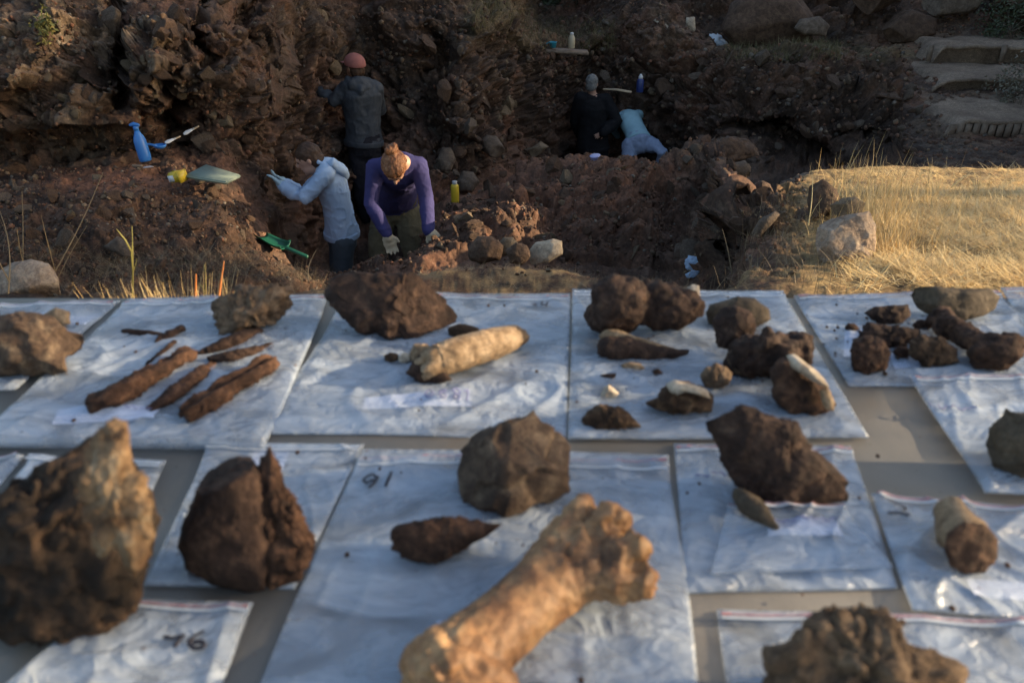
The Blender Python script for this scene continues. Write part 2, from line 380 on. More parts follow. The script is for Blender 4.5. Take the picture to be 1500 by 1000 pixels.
G2 = G + NRM * (disp * amp)[..., None]
# fine pebbly relief for all
fine = (fbm(pts * 24, 3, 60, .6) * .012 + f3 * .004).reshape(NR, NC)
G2 += NRM * (fine * np.clip(amp / .05, .35, 1.4))[..., None]

# mineral colours, plus a sunlit gold on the right terrace
def lerp(a, b, t): return a + (b - a) * np.clip(t, 0, 1)[..., None]
c_dark, c_brown, c_red = np.array([.042, .027, .020]), np.array([.122, .071, .048]), np.array([.20, .096, .060])
c_tan, c_grey, c_straw, c_sun_gold = np.array([.19, .135, .09]), np.array([.14, .12, .10]), np.array([.26, .185, .095]), np.array([.46, .32, .14])
n1 = fbm(pts * 1.7, 5, 70).reshape(NR, NC); n2 = fbm(pts * 5.5, 5, 80, .6).reshape(NR, NC); n3 = fbm(pts * 19, 4, 90, .65).reshape(NR, NC)
R2, R3, R1 = r2.reshape(NR, NC), r3.reshape(NR, NC), r1.reshape(NR, NC)
C = lerp(np.broadcast_to(c_dark, G.shape), c_brown, .5 + n1 * 1.2 + n2 * .9)
C = lerp(C, c_red, (n1 * .9 + R1 * .4 - .25 + n2 * .4) * 1.1)
def blob(px, py, wx, wy): return np.exp(-(((PXg - px) / wx) ** 2 + ((PYg - py) / wy) ** 2) * 1.2)
rocky = np.clip(blob(60, 60, 170, 170) + blob(230, 90, 120, 110) * .7 + blob(690, 60, 60, 120) * .5 + blob(440, 60, 90, 80) * .5
                + blob(960, 40, 90, 60) * .5 + blob(1060, 280, 60, 50) * .6 + blob(1430, 130, 100, 130), 0, 1) * (KG > 8) + blob(1050, 280, 70, 70) * (KG < 8) * .6
C = lerp(C, c_tan, rocky * np.clip((R2 - .45) * 2.2 + n3 * .9 + n2 * .8, 0, 1) * .85)
C = lerp(C, c_grey, np.clip((R3 - .72) * 3, 0, 1) * (.25 + rocky * .5))
C = lerp(C, c_tan, np.clip((n3 - .32) * 4, 0, 1) * .45 * (KG > 3))
redz = blob(170, 268, 100, 20) * 1.1 + blob(680, 290, 70, 22) * .5 + blob(820, 280, 120, 40) * .4 + blob(230, 170, 60, 30) * .4 + blob(900, 300, 150, 80) * .35 * (KG < 8)
C = lerp(C, c_red, redz)
st = np.clip(blob(1250, 77, 190, 13) + blob(730, 20, 70, 26) * (PXg > 680) + blob(810, 60, 60, 16) , 0, 1) * (KG > 11)
C = lerp(C, np.array([.15, .115, .06]), st * (.7 + n3))
dryn = (KG < 3.0) * np.clip(n2 * 1.6 + n3 * 1.2 + .12, 0, .8); C = lerp(C, c_straw, dryn)
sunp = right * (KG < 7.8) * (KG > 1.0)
C = lerp(C, c_sun_gold, sunp * np.clip(.62 + n2 * .8 + n3 * .6, 0, 1)); C = np.clip(C, .012, .6)  # the terrace's sunlit brightness is put into its gold ground colour

def sheet(name, r0, r1, mat, kind='structure'):
    rows = np.arange(r0, r1 + 1); n = len(rows)
    idx = np.arange(n * NC).reshape(n, NC)
    F = np.stack([idx[:-1, :-1], idx[:-1, 1:], idx[1:, 1:], idx[1:, :-1]], -1).reshape(-1, 4)
    o = mk(name, G2[rows].reshape(-1, 3), F, mat, origin=(0, 0, 0), colors=C[rows].reshape(-1, 3))
    o['kind'] = kind; return o
rk = lambda k: int(np.argmin(np.abs(kk - k)))
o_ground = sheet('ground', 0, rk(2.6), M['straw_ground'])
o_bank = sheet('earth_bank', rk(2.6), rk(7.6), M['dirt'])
o_floor = sheet('pit_floor', rk(7.6), rk(9.0), M['dirt'])
o_wall = sheet('rock_wall', rk(9.0), NR - 1, M['rock'])

def surf(px, py, kmin=2.2, kmax=15.9):
    """the terrain point seen at a photo pixel (nearest hit)"""
    c = int(np.argmin(np.abs(PX - px)))
    best = None
    for cc in range(max(c - 2, 0), min(c + 3, NC)):
        col = G2[:, cc]; m = (kk >= kmin) & (kk <= kmax)
        xs, ys = project(col[:, 0], np.maximum(col[:, 1], .3), col[:, 2])
        ok = m & (np.abs(ys - py) < 5)
        if ok.any():
            i = np.argmin(np.where(ok, col[:, 1], 9e9))
            if best is None or col[i, 1] < best[0][1]: best = (col[i], NRM[i, cc], i, cc)
    if best is None:
        col = G2[:, c]; xs, ys = project(col[:, 0], np.maximum(col[:, 1], .3), col[:, 2]); i = np.argmin(np.abs(ys - py) + 1e3 * ((kk < kmin) | (kk > kmax)))
        best = (col[i], NRM[i, c], i, c)
    return Vector(best[0]), Vector(best[1])
# ------------------------------------------------------------------ unseen slope added out to the right to keep the sun off the pit
def grid_mesh(xs, ys, zf):
    A, B = np.meshgrid(xs, ys); P = np.stack([A.ravel(), B.ravel(), zf(A.ravel(), B.ravel())], -1)
    n, m = len(ys), len(xs); I = np.arange(n * m).reshape(n, m)
    return P, np.stack([I[:-1, :-1], I[:-1, 1:], I[1:, 1:], I[1:, :-1]], -1).reshape(-1, 4)
def shade_hill(x, y):
    e = x - (.66 * np.maximum(y, 3) + 2.3)
    q = np.stack([x, y, x * 0], -1)
    b = np.clip((y - 5.6) / 1.5, 0, 1)
    return -2.2 + np.clip(e * 1.7, 0, 6.6) * b + np.clip(e, 0, 1) * 1.1 * (1 - b) + fbm(q * .8, 4, 3) * .5 * np.clip(e, .2, 1)
gp, gf = grid_mesh(np.linspace(3, 34, 130), np.linspace(-6, 34, 150), shade_hill)
gc = lerp(np.broadcast_to(c_brown, gp.shape), c_straw * .6, .5 + fbm(gp * 1.5, 4, 2))
tag(mk('added_shade_hill', gp, gf, M['straw_ground'], origin=(0, 0, 0), colors=gc), kind='structure')

# ------------------------------------------------------------------ table
m, nt, b = new_mat('table_grey')
n = noise(nt, 5, 6, .6, dist=.8); cc = ramp(nt, n, [(.3, (.115, .11, .10)), (.55, (.155, .147, .135)), (.68, (.17, .145, .115)), (.8, (.15, .105, .07))])
nt.links.new(cc, b.inputs['Base Color']); b.inputs['Roughness'].default_value = .48; bump(nt, b, noise(nt, 40, 6), .25, .003)
M['table'] = m
M['metal_dark'] = mat_simple('dark_metal', (.06, .06, .065), .45, .2, 30, .2, .001, .8)
tb = thing('table', (0, .42, -.75), 'long grey table covered edge to edge with clear plastic bags of finds', 'table')
mk('table_top', *box((0, .42, -.016), (3.2, 1.092, .032), bev=.004), M['table'], tb)
mk('apron', *box((0, .92, -.075), (2.9, .03, .08), bev=.003), M['metal_dark'], tb)
mk('apron', *box((0, -.06, -.075), (2.9, .03, .08), bev=.003), M['metal_dark'], tb)
for sx in (-1.42, 1.42):
    for sy in (-.05, .9):
        mk('leg', *box((sx, sy, -.395), (.05, .05, .72), bev=.005), M['metal_dark'], tb)

# ------------------------------------------------------------------ bags
def mat_bag(name, tint, a0, a1, seed):
    m, nt, b = new_mat(name)
    out = nt.nodes['Material Output']
    b.inputs['Base Color'].default_value = (*tint, 1); b.inputs['Roughness'].default_value = .2; b.inputs['Specular IOR Level'].default_value = .65
    tr = N_(nt, 'ShaderNodeBsdfTransparent'); tr.inputs[0].default_value = (.93, .95, .97, 1)
    mx = N_(nt, 'ShaderNodeMixShader')
    tc = N_(nt, 'ShaderNodeTexCoord'); mp = N_(nt, 'ShaderNodeMapping'); nt.links.new(tc.outputs['Object'], mp.inputs[0])
    mp.inputs['Location'].default_value = (seed * 3.1, seed * 1.7, 0); mp.inputs['Rotation'].default_value = (0, 0, seed)
    mp.inputs['Scale'].default_value = (1, 1.9, 1)
    f = noise(nt, 9, 5, .6, vec=mp.outputs[0], dist=1.2)
    f2 = ramp(nt, f, [(.30, (a0,) * 3), (.48, ((a0 + a1) * .55,) * 3), (.66, (a1,) * 3)])
    nt.links.new(f2, mx.inputs[0]); nt.links.new(tr.outputs[0], mx.inputs[1]); nt.links.new(b.outputs[0], mx.inputs[2])
    nt.links.new(mx.outputs[0], out.inputs[0])
    bump(nt, b, noise(nt, 22, 4, .5, vec=mp.outputs[0], dist=2.6), .6, .010)
    return m
BAGM = [mat_bag('clear_plastic_%d' % i, (.52, .60, .71), .10, .64, i + 1) for i in range(5)]
M['seal_red'] = mat_simple('red_seal_plastic', (.42, .20, .21), .4, .3, 60, 0)
M['seal_clear'] = mat_simple('clear_seal_plastic', (.55, .60, .66), .3, .1, 60, 0)
M['paper'] = mat_simple('label_paper', (.66, .70, .84), .75, .06, 30, .2, .001)
M['ink'] = mat_simple('marker_ink', (.015, .014, .025), .5, .1, 30, 0)
M['ink_blue'] = mat_simple('pen_ink', (.16, .17, .32), .6, .3, 60, 0)
def bag(label, quad, seed, z0=0.0, seal='red', n=72, wr=1.0, papers=(), marks=(), curl=0.0):
    q = [np.array(Z(x, y, z0 + .002)[:2]) for x, y in quad]          # TL TR BR BL
    sz = min(np.linalg.norm(q[0] - q[1]), np.linalg.norm(q[1] - q[2]))
    def pos(u, v):
        P = (q[0] * ((1 - u) * (1 - v))[..., None] + q[1] * (u * (1 - v))[..., None] + q[2] * (u * v)[..., None] + q[3] * ((1 - u) * v)[..., None])
        Q = np.stack([P[..., 0] * 7, P[..., 1] * 7, 0 * P[..., 0] + seed], -1).reshape(-1, 3)
        wob = np.stack([vn(Q, seed), vn(Q, seed + 5)], -1).reshape(P.shape) * .0035
        return P + wob
    def hgt(x, y):
        sh = np.shape(x); x = np.ravel(x); y = np.ravel(y)
        c, s = math.cos(seed * 1.3), math.sin(seed * 1.3)
        a = x * c + y * s; b_ = -x * s + y * c
        w1 = vn(np.stack([a * 9 + vn(np.stack([x * 14, y * 14, x * 0], -1), seed) * .5, b_ * 24, a * 0 + seed], -1), seed + 2)
        w2 = vn(np.stack([b_ * 14, a * 40, a * 0 + seed], -1), seed + 3)
        w3 = fbm(np.stack([x * 30, y * 30, x * 0], -1), 3, seed + 4)
        h = (1 - np.abs(w1)) ** 3 * .0060 + (1 - np.abs(w2)) ** 4 * .0036 + w3 * .0009
        return (h * wr * .72).reshape(sh)
    u, v = np.meshgrid(np.linspace(0, 1, n), np.linspace(0, 1, n))
    P = pos(u, v); edge = np.minimum(np.minimum(u, 1 - u), np.minimum(v, 1 - v)); e = np.clip(edge / .035, 0, 1)
    zt = z0 + .0022 + hgt(P[..., 0], P[..., 1]) * (.30 + .70 * e) + curl * np.clip((v - .93) / .07, 0, 1) ** 2 * .01
    zt += .003 * np.exp(-((v - .05) / .02) ** 2)
    top = np.concatenate([P, zt[..., None]], -1).reshape(-1, 3)
    bot = np.concatenate([P, (zt * 0 + z0 + .0008)[..., None]], -1).reshape(-1, 3)
    I = np.arange(n * n).reshape(n, n)
    F = np.stack([I[1:, :-1], I[1:, 1:], I[:-1, 1:], I[:-1, :-1]], -1).reshape(-1, 4)
    B = F[:, ::-1] + n * n
    ring = np.concatenate([I[0, :], I[1:, -1], I[-1, -2::-1], I[-2:0:-1, 0]]); r2_ = np.roll(ring, -1)
    Sd = np.stack([ring, r2_, r2_ + n * n, ring + n * n], -1)
    loc = (*P.mean((0, 1)), z0)
    t = thing('zip_bag', loc, label, 'plastic bag', 'clear plastic bags laid out on the table')
    mk('plastic_film', np.concatenate([top, bot]), np.concatenate([F, B, Sd]), BAGM[seed % 5], t)
    def ribbon(path, wd, dz, name, mat, thick=.0006):
        path = np.array(path); dd = np.gradient(path, axis=0); nn = np.stack([-dd[:, 1], dd[:, 0]], -1); nn /= np.maximum(np.linalg.norm(nn, axis=1, keepdims=True), 1e-9)
        V, Fc = [], []
        for s_ in (-1, 1):
            xy = path + nn * wd / 2 * s_; zz = z0 + .0022 + hgt(xy[:, 0], xy[:, 1]) + .0012
            V.append(np.column_stack([xy, zz + dz])); V.append(np.column_stack([xy, zz + dz - thick]))
        a, a2, c, c2 = V; m_ = len(path); V = np.concatenate([a, a2, c, c2])
        for i in range(m_ - 1):
            Fc += [(i, i + 1, 2 * m_ + i + 1, 2 * m_ + i), (m_ + i, 3 * m_ + i, 3 * m_ + i + 1, m_ + i + 1), (i, m_ + i, m_ + i + 1, i + 1), (2 * m_ + i, 2 * m_ + i + 1, 3 * m_ + i + 1, 3 * m_ + i)]
        return V, Fc
    if seal:
        uu = np.linspace(.01, .99, 70)
        V, Fc = ribbon(pos(uu, uu * 0 + .052), .0026, .0014, 'seal', None); mk('zip_seal', V, Fc, M['seal_red' if seal == 'red' else 'seal_clear'], t)
        V, Fc = ribbon(pos(uu, uu * 0 + .080), .002, .0016, 'seal', None); mk('zip_seal', V, Fc, M['seal_clear'], t)
    for pq in papers:
        c = [np.array(Z(x, y, z0 + .006)[:2]) for x, y in pq]
        uu, vv = np.meshgrid(np.linspace(0, 1, 20), np.linspace(0, 1, 14))
        PP = c[0] * ((1 - uu) * (1 - vv))[..., None] + c[1] * (uu * (1 - vv))[..., None] + c[2] * (uu * vv)[..., None] + c[3] * ((1 - uu) * vv)[..., None]
        hz = z0 + .0020 + hgt(PP[..., 0], PP[..., 1]) * .85
        tp = np.concatenate([PP, hz[..., None]], -1).reshape(-1, 3); bt = tp - [0, 0, .0008]
        J = np.arange(280).reshape(14, 20); FF = np.stack([J[1:, :-1], J[1:, 1:], J[:-1, 1:], J[:-1, :-1]], -1).reshape(-1, 4)
        mk('paper_label', np.concatenate([tp, bt]), np.concatenate([FF, FF[:, ::-1] + 280]), M['paper'], t)
    for name, ink, wd, strokes in marks:
        parts = []
        for s_ in strokes:
            s_ = np.array(s_, dtype=float); L = np.r_[0, np.cumsum(np.hypot(*np.diff(s_, axis=0).T))]; k = np.linspace(0, L[-1], max(int(L[-1] / 1.5), 4))
            sx, sy = np.interp(k, L, s_[:, 0]), np.interp(k, L, s_[:, 1])
            for _ in range(3): sx[1:-1] = (sx[:-2] + 2 * sx[1:-1] + sx[2:]) / 4; sy[1:-1] = (sy[:-2] + 2 * sy[1:-1] + sy[2:]) / 4
            path = [Z(a, c, z0 + .006)[:2] for a, c in zip(sx, sy)]
            parts.append(ribbon(path, wd, .0022, name, None))
        mk(name, *join(parts), M[ink], t)
    return t
def scrib(x0, y0, x1, y1, n=6, h=8, seed=0):
    r = random.Random(seed); out = []; 
    for i in range(n):
        a = x0 + (x1 - x0) * i / n; b_ = y0 + (y1 - y0) * i / n; wd = (x1 - x0) / n * .8
        out.append([(a, b_ + r.uniform(-h, 0) * .5), (a + wd * r.uniform(.2, .5), b_ + r.uniform(-h, h) * .6), (a + wd * r.uniform(.4, .8), b_ + r.uniform(-h, h) * .6), (a + wd, b_ + r.uniform(-h, h) * .5)])
    return out
D8 = lambda x, y, w_, h: [(x, y - h * .3), (x + w_ / 2, y - h / 2), (x + w_, y - h * .25), (x + w_ / 2, y), (x, y + h * .25), (x + w_ / 2, y + h / 2), (x + w_, y + h * .25), (x + w_ / 2, y), (x, y - h * .3)]
D0 = lambda x, y, w_, h: [(x + w_ / 2, y - h / 2), (x + w_, y), (x + w_ / 2, y + h / 2), (x, y), (x + w_ / 2, y - h / 2)]
bag('clear bag at the far left table edge under the grey wedge-shaped rock', [(-190, 452), (176, 440), (25, 568), (-300, 590)], 1, papers=[[(95, 462), (140, 458), (125, 474), (82, 476)]])
bag('clear bag under the long dark bone splinters and tan jaw block', [(188, 437), (482, 431), (388, 655), (-45, 655)], 2, .003, wr=1.15, curl=1, papers=[[(85, 598), (235, 590), (225, 612), (75, 618)]], marks=[('handwriting', 'ink_blue', .0012, scrib(185, 602, 225, 600, 4, 5, 3))])
bag('clear bag under the tan tubular bone, with a blue-inked strip at its near edge', [(505, 430), (835, 430), (828, 640), (388, 636)], 3, .0, wr=1.1,
    papers=[[(535, 578), (690, 566), (690, 590), (530, 596)]],
    marks=[('handwritten_number', 'ink_blue', .0016, [D0(622, 580, 14, 14), D8(643, 579, 12, 14), D8(663, 578, 12, 14), [(680, 574), (686, 570), (684, 586)]]),
           ('handwritten_number', 'ink', .0022, [[(780, 446), (786, 443), (784, 449)], [(795, 441), (792, 446), (802, 446), (802, 441), (800, 450)]])])
bag('clear bag with the most dark lumpy bones on it, middle of the far row', [(841, 422), (1146, 427), (1272, 640), (832, 641)], 4, .003, seal='clear')
bag('clear bag under crumbled dark bone at the far right table edge', [(1163, 433), (1463, 426), (1580, 566), (1246, 566)], 5, .0,
    papers=[[(1238, 482), (1268, 480), (1262, 520), (1236, 520)], [(1305, 515), (1360, 512), (1368, 532), (1312, 536)]])
bag('empty clear bag cut off by the right edge at the far end of the table', [(1470, 422), (1740, 418), (1820, 560), (1545, 556)], 6, .003)
bag('clear bag with smudged writing under the dark rounded rock on the right', [(1333, 548), (1640, 548), (1760, 735), (1442, 722)], 7, .006, marks=[('handwriting', 'ink_blue', .0016, scrib(1360, 594, 1432, 604, 5, 8, 5))])
bag('narrow clear bag peeking in at the left edge behind the biggest lump', [(-240, 668), (38, 668), (-45, 770), (-330, 770)], 8, .0)
bag('clear bag beneath the biggest lump at the left', [(46, 670), (243, 673), (150, 885), (-150, 885)], 9, .003, seal='clear')
bag('clear bag under the reddish pyramid-shaped lump', [(302, 649), (535, 650), (436, 862), (208, 860)], 10, .0, seal='clear', papers=[[(372, 655), (425, 655), (410, 690), (362, 690)]])
bag('clear bag with the number 76 written in black marker', [(160, 872), (373, 878), (268, 1150), (-160, 1150)], 11, .004,
    marks=[('handwritten_number', 'ink', .0030, [[(240, 932), (252, 935), (270, 930), (256, 948)], [(299, 925), (286, 932), (276, 943), (284, 950), (301, 948), (298, 941), (282, 942)]])])
bag('clear bag with the number 91 written in black marker, under the long knuckled bone', [(534, 655), (980, 664), (1038, 1150), (312, 1150)], 12, .0, n=90,
    papers=[[(640, 905), (700, 893), (706, 925), (642, 930)]],
    marks=[('handwritten_number', 'ink', .0026, [[(553, 699), (541, 695), (531, 702), (538, 708), (550, 704), (555, 697), (549, 708), (541, 718)], [(574, 694), (565, 715)]])])
bag('clear bag with a red seal under the large dark pointed slab', [(988, 650), (1243, 652), (1318, 858), (1010, 870)], 13, .0, marks=[('handwriting', 'ink_blue', .0018, scrib(1018, 700, 1065, 694, 4, 8, 8))])
bag('small clear bag lying on a larger one, with a white label and a dark tooth', [(1062, 742), (1228, 738), (1305, 832), (1040, 842)], 14, .007, wr=1.3,
    papers=[[(1120, 758), (1222, 755), (1236, 782), (1126, 784)]], marks=[('handwriting', 'ink_blue', .0016, scrib(1130, 766, 1228, 762, 7, 8, 9))])
bag('clear bag beneath the short round stub at the right', [(1276, 724), (1570, 752), (1690, 922), (1345, 895)], 15, .004, wr=1.3,
    papers=[[(1418, 842), (1530, 848), (1545, 876), (1428, 868)]], marks=[('handwriting', 'ink', .0022, [[(1303, 736), (1328, 744), (1322, 750)], [(1300, 752), (1316, 752), (1332, 757)]])])
bag('clear bag with a red seal under the pitted tan block at the bottom right', [(1056, 892), (1565, 906), (1640, 1150), (1078, 1150)], 16, .0)

# ------------------------------------------------------------------ finds
M['f_dark'] = mat_find('dark_crust', [(.34, (.020, .012, .010)), (.5, (.042, .024, .018)), (.62, (.078, .046, .033)), (.74, (.15, .095, .066))], 62)
M['f_red'] = mat_find('red_brown_crust', [(.34, (.022, .012, .009)), (.5, (.060, .031, .020)), (.62, (.115, .060, .037)), (.74, (.21, .115, .068))], 70)
M['f_mix'] = mat_find('dark_crust_with_pale_bone', [(.34, (.03, .018, .012)), (.55, (.08, .047, .028)), (.66, (.20, .13, .08)), (.76, (.45, .36, .27))], 60, bs=.9)
M['f_tan'] = mat_find('tan_rock', [(.34, (.060, .038, .025)), (.48, (.135, .088, .056)), (.62, (.21, .145, .095)), (.74, (.31, .225, .155))], 60)
M['f_greybr'] = mat_find('grey_brown_rock', [(.34, (.045, .029, .021)), (.5, (.080, .053, .038)), (.60, (.13, .092, .064)), (.70, (.21, .155, .105))], 50)
M['f_olive'] = mat_find('olive_stone', [(.3, (.045, .034, .024)), (.5, (.085, .064, .044)), (.75, (.15, .115, .08))], 45, bs=.4)
M['f_bone'] = mat_find('honey_bone', [(.30, (.085, .042, .021)), (.42, (.21, .105, .047)), (.56, (.33, .18, .082)), (.68, (.42, .26, .13)), (.8, (.50, .36, .21))], 24, bs=.35, bd=.003, rough=.55, spec=.4, dist=1.2)
M['f_bonepale'] = mat_find('pale_bone', [(.32, (.14, .088, .05)), (.48, (.27, .185, .11)), (.62, (.37, .27, .175)), (.76, (.48, .37, .26))], 60, bs=.5, rough=.6)
M['f_white'] = mat_find('white_bone', [(.3, (.28, .21, .15)), (.6, (.52, .45, .36))], 50, bs=.3, rough=.6)
M['f_big'] = mat_find('lump_mixed', [(.38, (.014, .010, .008)), (.52, (.032, .021, .015)), (.62, (.075, .045, .028)), (.72, (.19, .125, .075))], 26, bs=.9, bd=.006)
M['f_crust'] = mat_find('tan_crust', [(.32, (.05, .033, .023)), (.43, (.17, .10, .057)), (.55, (.29, .19, .11)), (.67, (.46, .38, .27))], 28, bs=.9, bd=.006)
def raybasis(cx, cy):
    r = (W(cx, cy, 1.0) - Vector((0, 0, CAMZ))).normalized(); Rr = Vector((1, 0, 0)); U = Vector((0, SP, CP))
    return np.array(Rr), np.array(U), np.array(r)
def star(outline, sub=5, depth=.8, zc=None, zk=.85, amp=.05, freq=26, fac=.0, cuts=0, seed=0, power=.8, ridge=0.0, zbase=.004, dpx=None):
    o = np.array(outline, dtype=float); c = (o.min(0) + o.max(0)) / 2
    o2 = np.vstack([o, o[:1]]); dense = np.concatenate([o2[i] + (o2[i + 1] - o2[i]) * np.linspace(0, 1, 30)[:-1, None] for i in range(len(o))])
    dv = dense - c; th = np.arctan2(-dv[:, 1], dv[:, 0]); rr = np.hypot(dv[:, 0], dv[:, 1]); od = np.argsort(th); th, rr = th[od], rr[od]
    th = np.r_[th - 2 * np.pi, th, th + 2 * np.pi]; rr = np.r_[rr, rr, rr]
    v, f = ico(sub); t = np.arctan2(v[:, 1], v[:, 0]); rad = np.interp(t, th, rr)
    cp = np.hypot(v[:, 0], v[:, 1]); sp = v[:, 2]
    Rr, U, Fv = raybasis(*c)
    bot = o[:, 1].max() - c[1]
    # centre height so that the lowest outline point touches the table
    zz = zc if zc is not None else .05
    for _ in range(8):
        Pc = Z(c[0], c[1], zz); dp = depth_of(Pc)
        if zc is None: zz = zbase + bot * dp / FPX * U[2] * zk
    sc = dp / FPX
    size = min(o.max(0) - o.min(0)) / 2 * sc
    dd = (dpx * sc if dpx else size * depth)
    q = cp ** power * rad * sc
    P = Rr * (q * np.cos(t))[:, None] + U * (q * np.sin(t))[:, None] + Fv * (np.sign(sp) * np.abs(sp) ** power * dd)[:, None]
    rs = np.random.default_rng(seed + 100)
    for k in range(cuts):
        nrm = rs.normal(size=3); nrm[2] = -abs(nrm[2]) * 1.3 - .9; nrm /= np.linalg.norm(nrm)
        nw = Rr * nrm[0] + U * nrm[1] + Fv * nrm[2]
        h = P @ nw; lim = h.max() * rs.uniform(.62, .82); over = np.maximum(h - lim, 0)
        P = P - nw * (over * .93)[:, None]
    nr = P / np.maximum(np.linalg.norm(P, axis=1, keepdims=True), 1e-6)
    A = P / size + np.array([seed * 3.7, 0, 0]); fq = freq / 26.
    big = fbm(A * .9 * fq, 3, seed, .5); mid = fbm(A * 2.6 * fq, 4, seed + 9, .62); fin = fbm(A * 9 * fq, 4, seed + 19, .7)
    pit = np.clip(.16 - np.abs(fbm(A * 3.1 * fq, 3, seed + 29, .6)), 0, 1) / .16
    d = (big * 1.1 + mid * 1.5 + fin * .55 - pit ** 2 * .34) * (amp + .035) * size
    f1_, e1_, r1_ = facets(A * 1.7 * fq, seed); d += ((r1_ - .45) * np.clip(e1_ / .22, 0, 1) * .8 + f1_ * .7) * (fac + .045) * size
    if ridge: d -= (1 - np.abs(fbm(A * 1.5, 3, seed + 3)) * 4).clip(0, 1) ** 2 * ridge * size
    P = P + nr * d[:, None] + np.array(Pc)
    lo = P[:, 2] < zbase
    P[:, 2] = np.where(lo, zbase + (P[:, 2] - zbase) * .04, P[:, 2])
    return P, f
def depth_of(P): return P[1] * CP - (P[2] - CAMZ) * SP
GF = 'finds laid out on the bags'
def find(name, label, cat, mat, outline, **k):
    P, f = star(outline, **k); return tag(mk(name, P, f, M[mat]), label, cat, GF)
def sub(name, parent, mat, outline, **k):
    P, f = star(outline, **k); return mk(name, P, f, M[mat], parent)
find('rock_fragment', 'brown-grey wedge rock with a flat dark face at the left table edge', 'rock', 'f_greybr',
     [(-30, 470), (0, 462), (35, 453), (62, 458), (95, 478), (120, 492), (121, 512), (98, 524), (95, 552), (60, 556), (-30, 556)], depth=.7, cuts=5, amp=.04, fac=.05, seed=1)
find('rock_fragment', 'small pale stone half hidden behind the brown-grey wedge rock', 'rock', 'f_bonepale', [(62, 462), (82, 450), (102, 456), (104, 474), (80, 482), (60, 478)], sub=4, seed=2)
find('bone_block', 'pale tan jaw block with a hollow, far left of the table', 'fossil', 'f_tan',
     [(310, 450), (322, 434), (352, 424), (372, 418), (400, 415), (426, 418), (429, 438), (420, 458), (395, 472), (360, 488), (325, 492), (312, 478)], depth=.75, fac=.28, cuts=4, freq=34, amp=.10, seed=3, ridge=.12)
def stick(name, label, mat, st, lat=(0, 0, 1), seed=0, amp=.24, n=22, groove=0, cat='bone', flat=1.0, lift=.9, broken=True):
    """bone shaft resting on the table: stations (px,py,radius px)"""
    S_ = np.array(st, dtype=float); L = np.r_[0, np.cumsum(np.hypot(*np.diff(S_[:, :2], axis=0).T))]; k = np.linspace(0, L[-1], 46)
    s = np.stack([np.interp(k, L, S_[:, j]) for j in range(3)], -1)
    pts, rad = [], []
    for x, y, r in s:
        zz = .012
        for _ in range(4):
            P = Z(x, y, zz); rw = r * depth_of(P) / FPX; zz = .005 + rw * lift * flat
        pts.append(P); rad.append((rw, rw * flat))
    d = (pts[-1] - pts[0]); d.z = 0; d.normalize(); la = Vector((-d.y, d.x, 0))
    V, F = chain(pts, rad, lat=la, n=n * 2)
    V = np.array(V); Cn = V.mean(0); A = V + seed * 2.3; mr = np.mean([a[0] for a in rad])
    ax = np.array(d); rel = V - np.array(pts[0]); along = rel @ ax
    cl = np.array(pts[0]) + np.outer(np.clip(along, 0, None), ax); nr = V - cl; nr[:, 2] -= 0; nr /= np.maximum(np.linalg.norm(nr, axis=1, keepdims=True), 1e-6)
    V = V + nr * (fbm(A * .75 / mr, 4, seed, .6) * amp * mr * 1.9 + fbm(A * 3.4 / mr, 4, seed + 4, .68) * (amp + .05) * mr * 1.1)[:, None]
    if broken:
        Lw = along.max(); V = V + np.outer(np.where(along > Lw * .97, fbm(A * 90, 3, seed + 7), 0) * mr * .9 + np.where(along < Lw * .03, fbm(A * 90, 3, seed + 8), 0) * mr * .9, ax)
    if groove:
        V[:, 2] -= np.where(nr[:, 2] > .55, groove * mr * (1 - np.abs(nr @ np.array(la)) * 1.6).clip(0, 1), 0)
    V[:, 2] = np.where(V[:, 2] < .004, .004, V[:, 2])
    return V, F
def bonestick(name, label, mat, st, cat='bone', **k):
    V, F = stick(name, label, mat, st, **k); return tag(mk(name, V, F, M[mat]), label, cat, GF)
bonestick('bone_splinter', 'thin dark splinter lying nearest the far left edge of its bag', 'f_dark', [(181, 486, 5), (205, 488, 6), (236, 491, 5)], seed=1)
bonestick('bone_splinter', 'short dark splinter touching the end of the thin one', 'f_dark', [(233, 499, 5), (248, 492, 8), (266, 482, 6)], seed=2)
bonestick('long_bone', 'dark thick bone shaft leftmost among the splinters', 'f_red', [(142, 588, 16), (165, 580, 20), (200, 561, 16), (240, 538, 15), (274, 519, 13)], seed=3, amp=.20, groove=.4)
bonestick('bone_splinter', 'pencil-thin dark sliver leaning on the thick shaft', 'f_dark', [(216, 533, 3), (238, 516, 4), (254, 503, 5)], seed=4)
bonestick('bone_splinter', 'flat reddish splinter lying between the two thick shafts', 'f_red', [(220, 599, 6), (245, 583, 14), (272, 562, 14), (295, 545, 12), (310, 534, 5)], seed=5, flat=.6)
bonestick('long_bone', 'grooved dark half shaft nearest the viewer among the splinters', 'f_red', [(280, 600, 17), (305, 586, 19), (340, 563, 16), (370, 546, 16), (394, 532, 14)], seed=6, amp=.22, groove=.9)
bonestick('bone_splinter', 'dark splinter just below the tan jaw block', 'f_dark', [(296, 516, 5), (325, 505, 9), (355, 494, 10), (378, 486, 6)], seed=7)
bonestick('bone_splinter', 'dark splinter with a knobbly end, second below the jaw block', 'f_dark', [(312, 526, 6), (335, 523, 9), (365, 516, 8), (394, 507, 5)], seed=8)
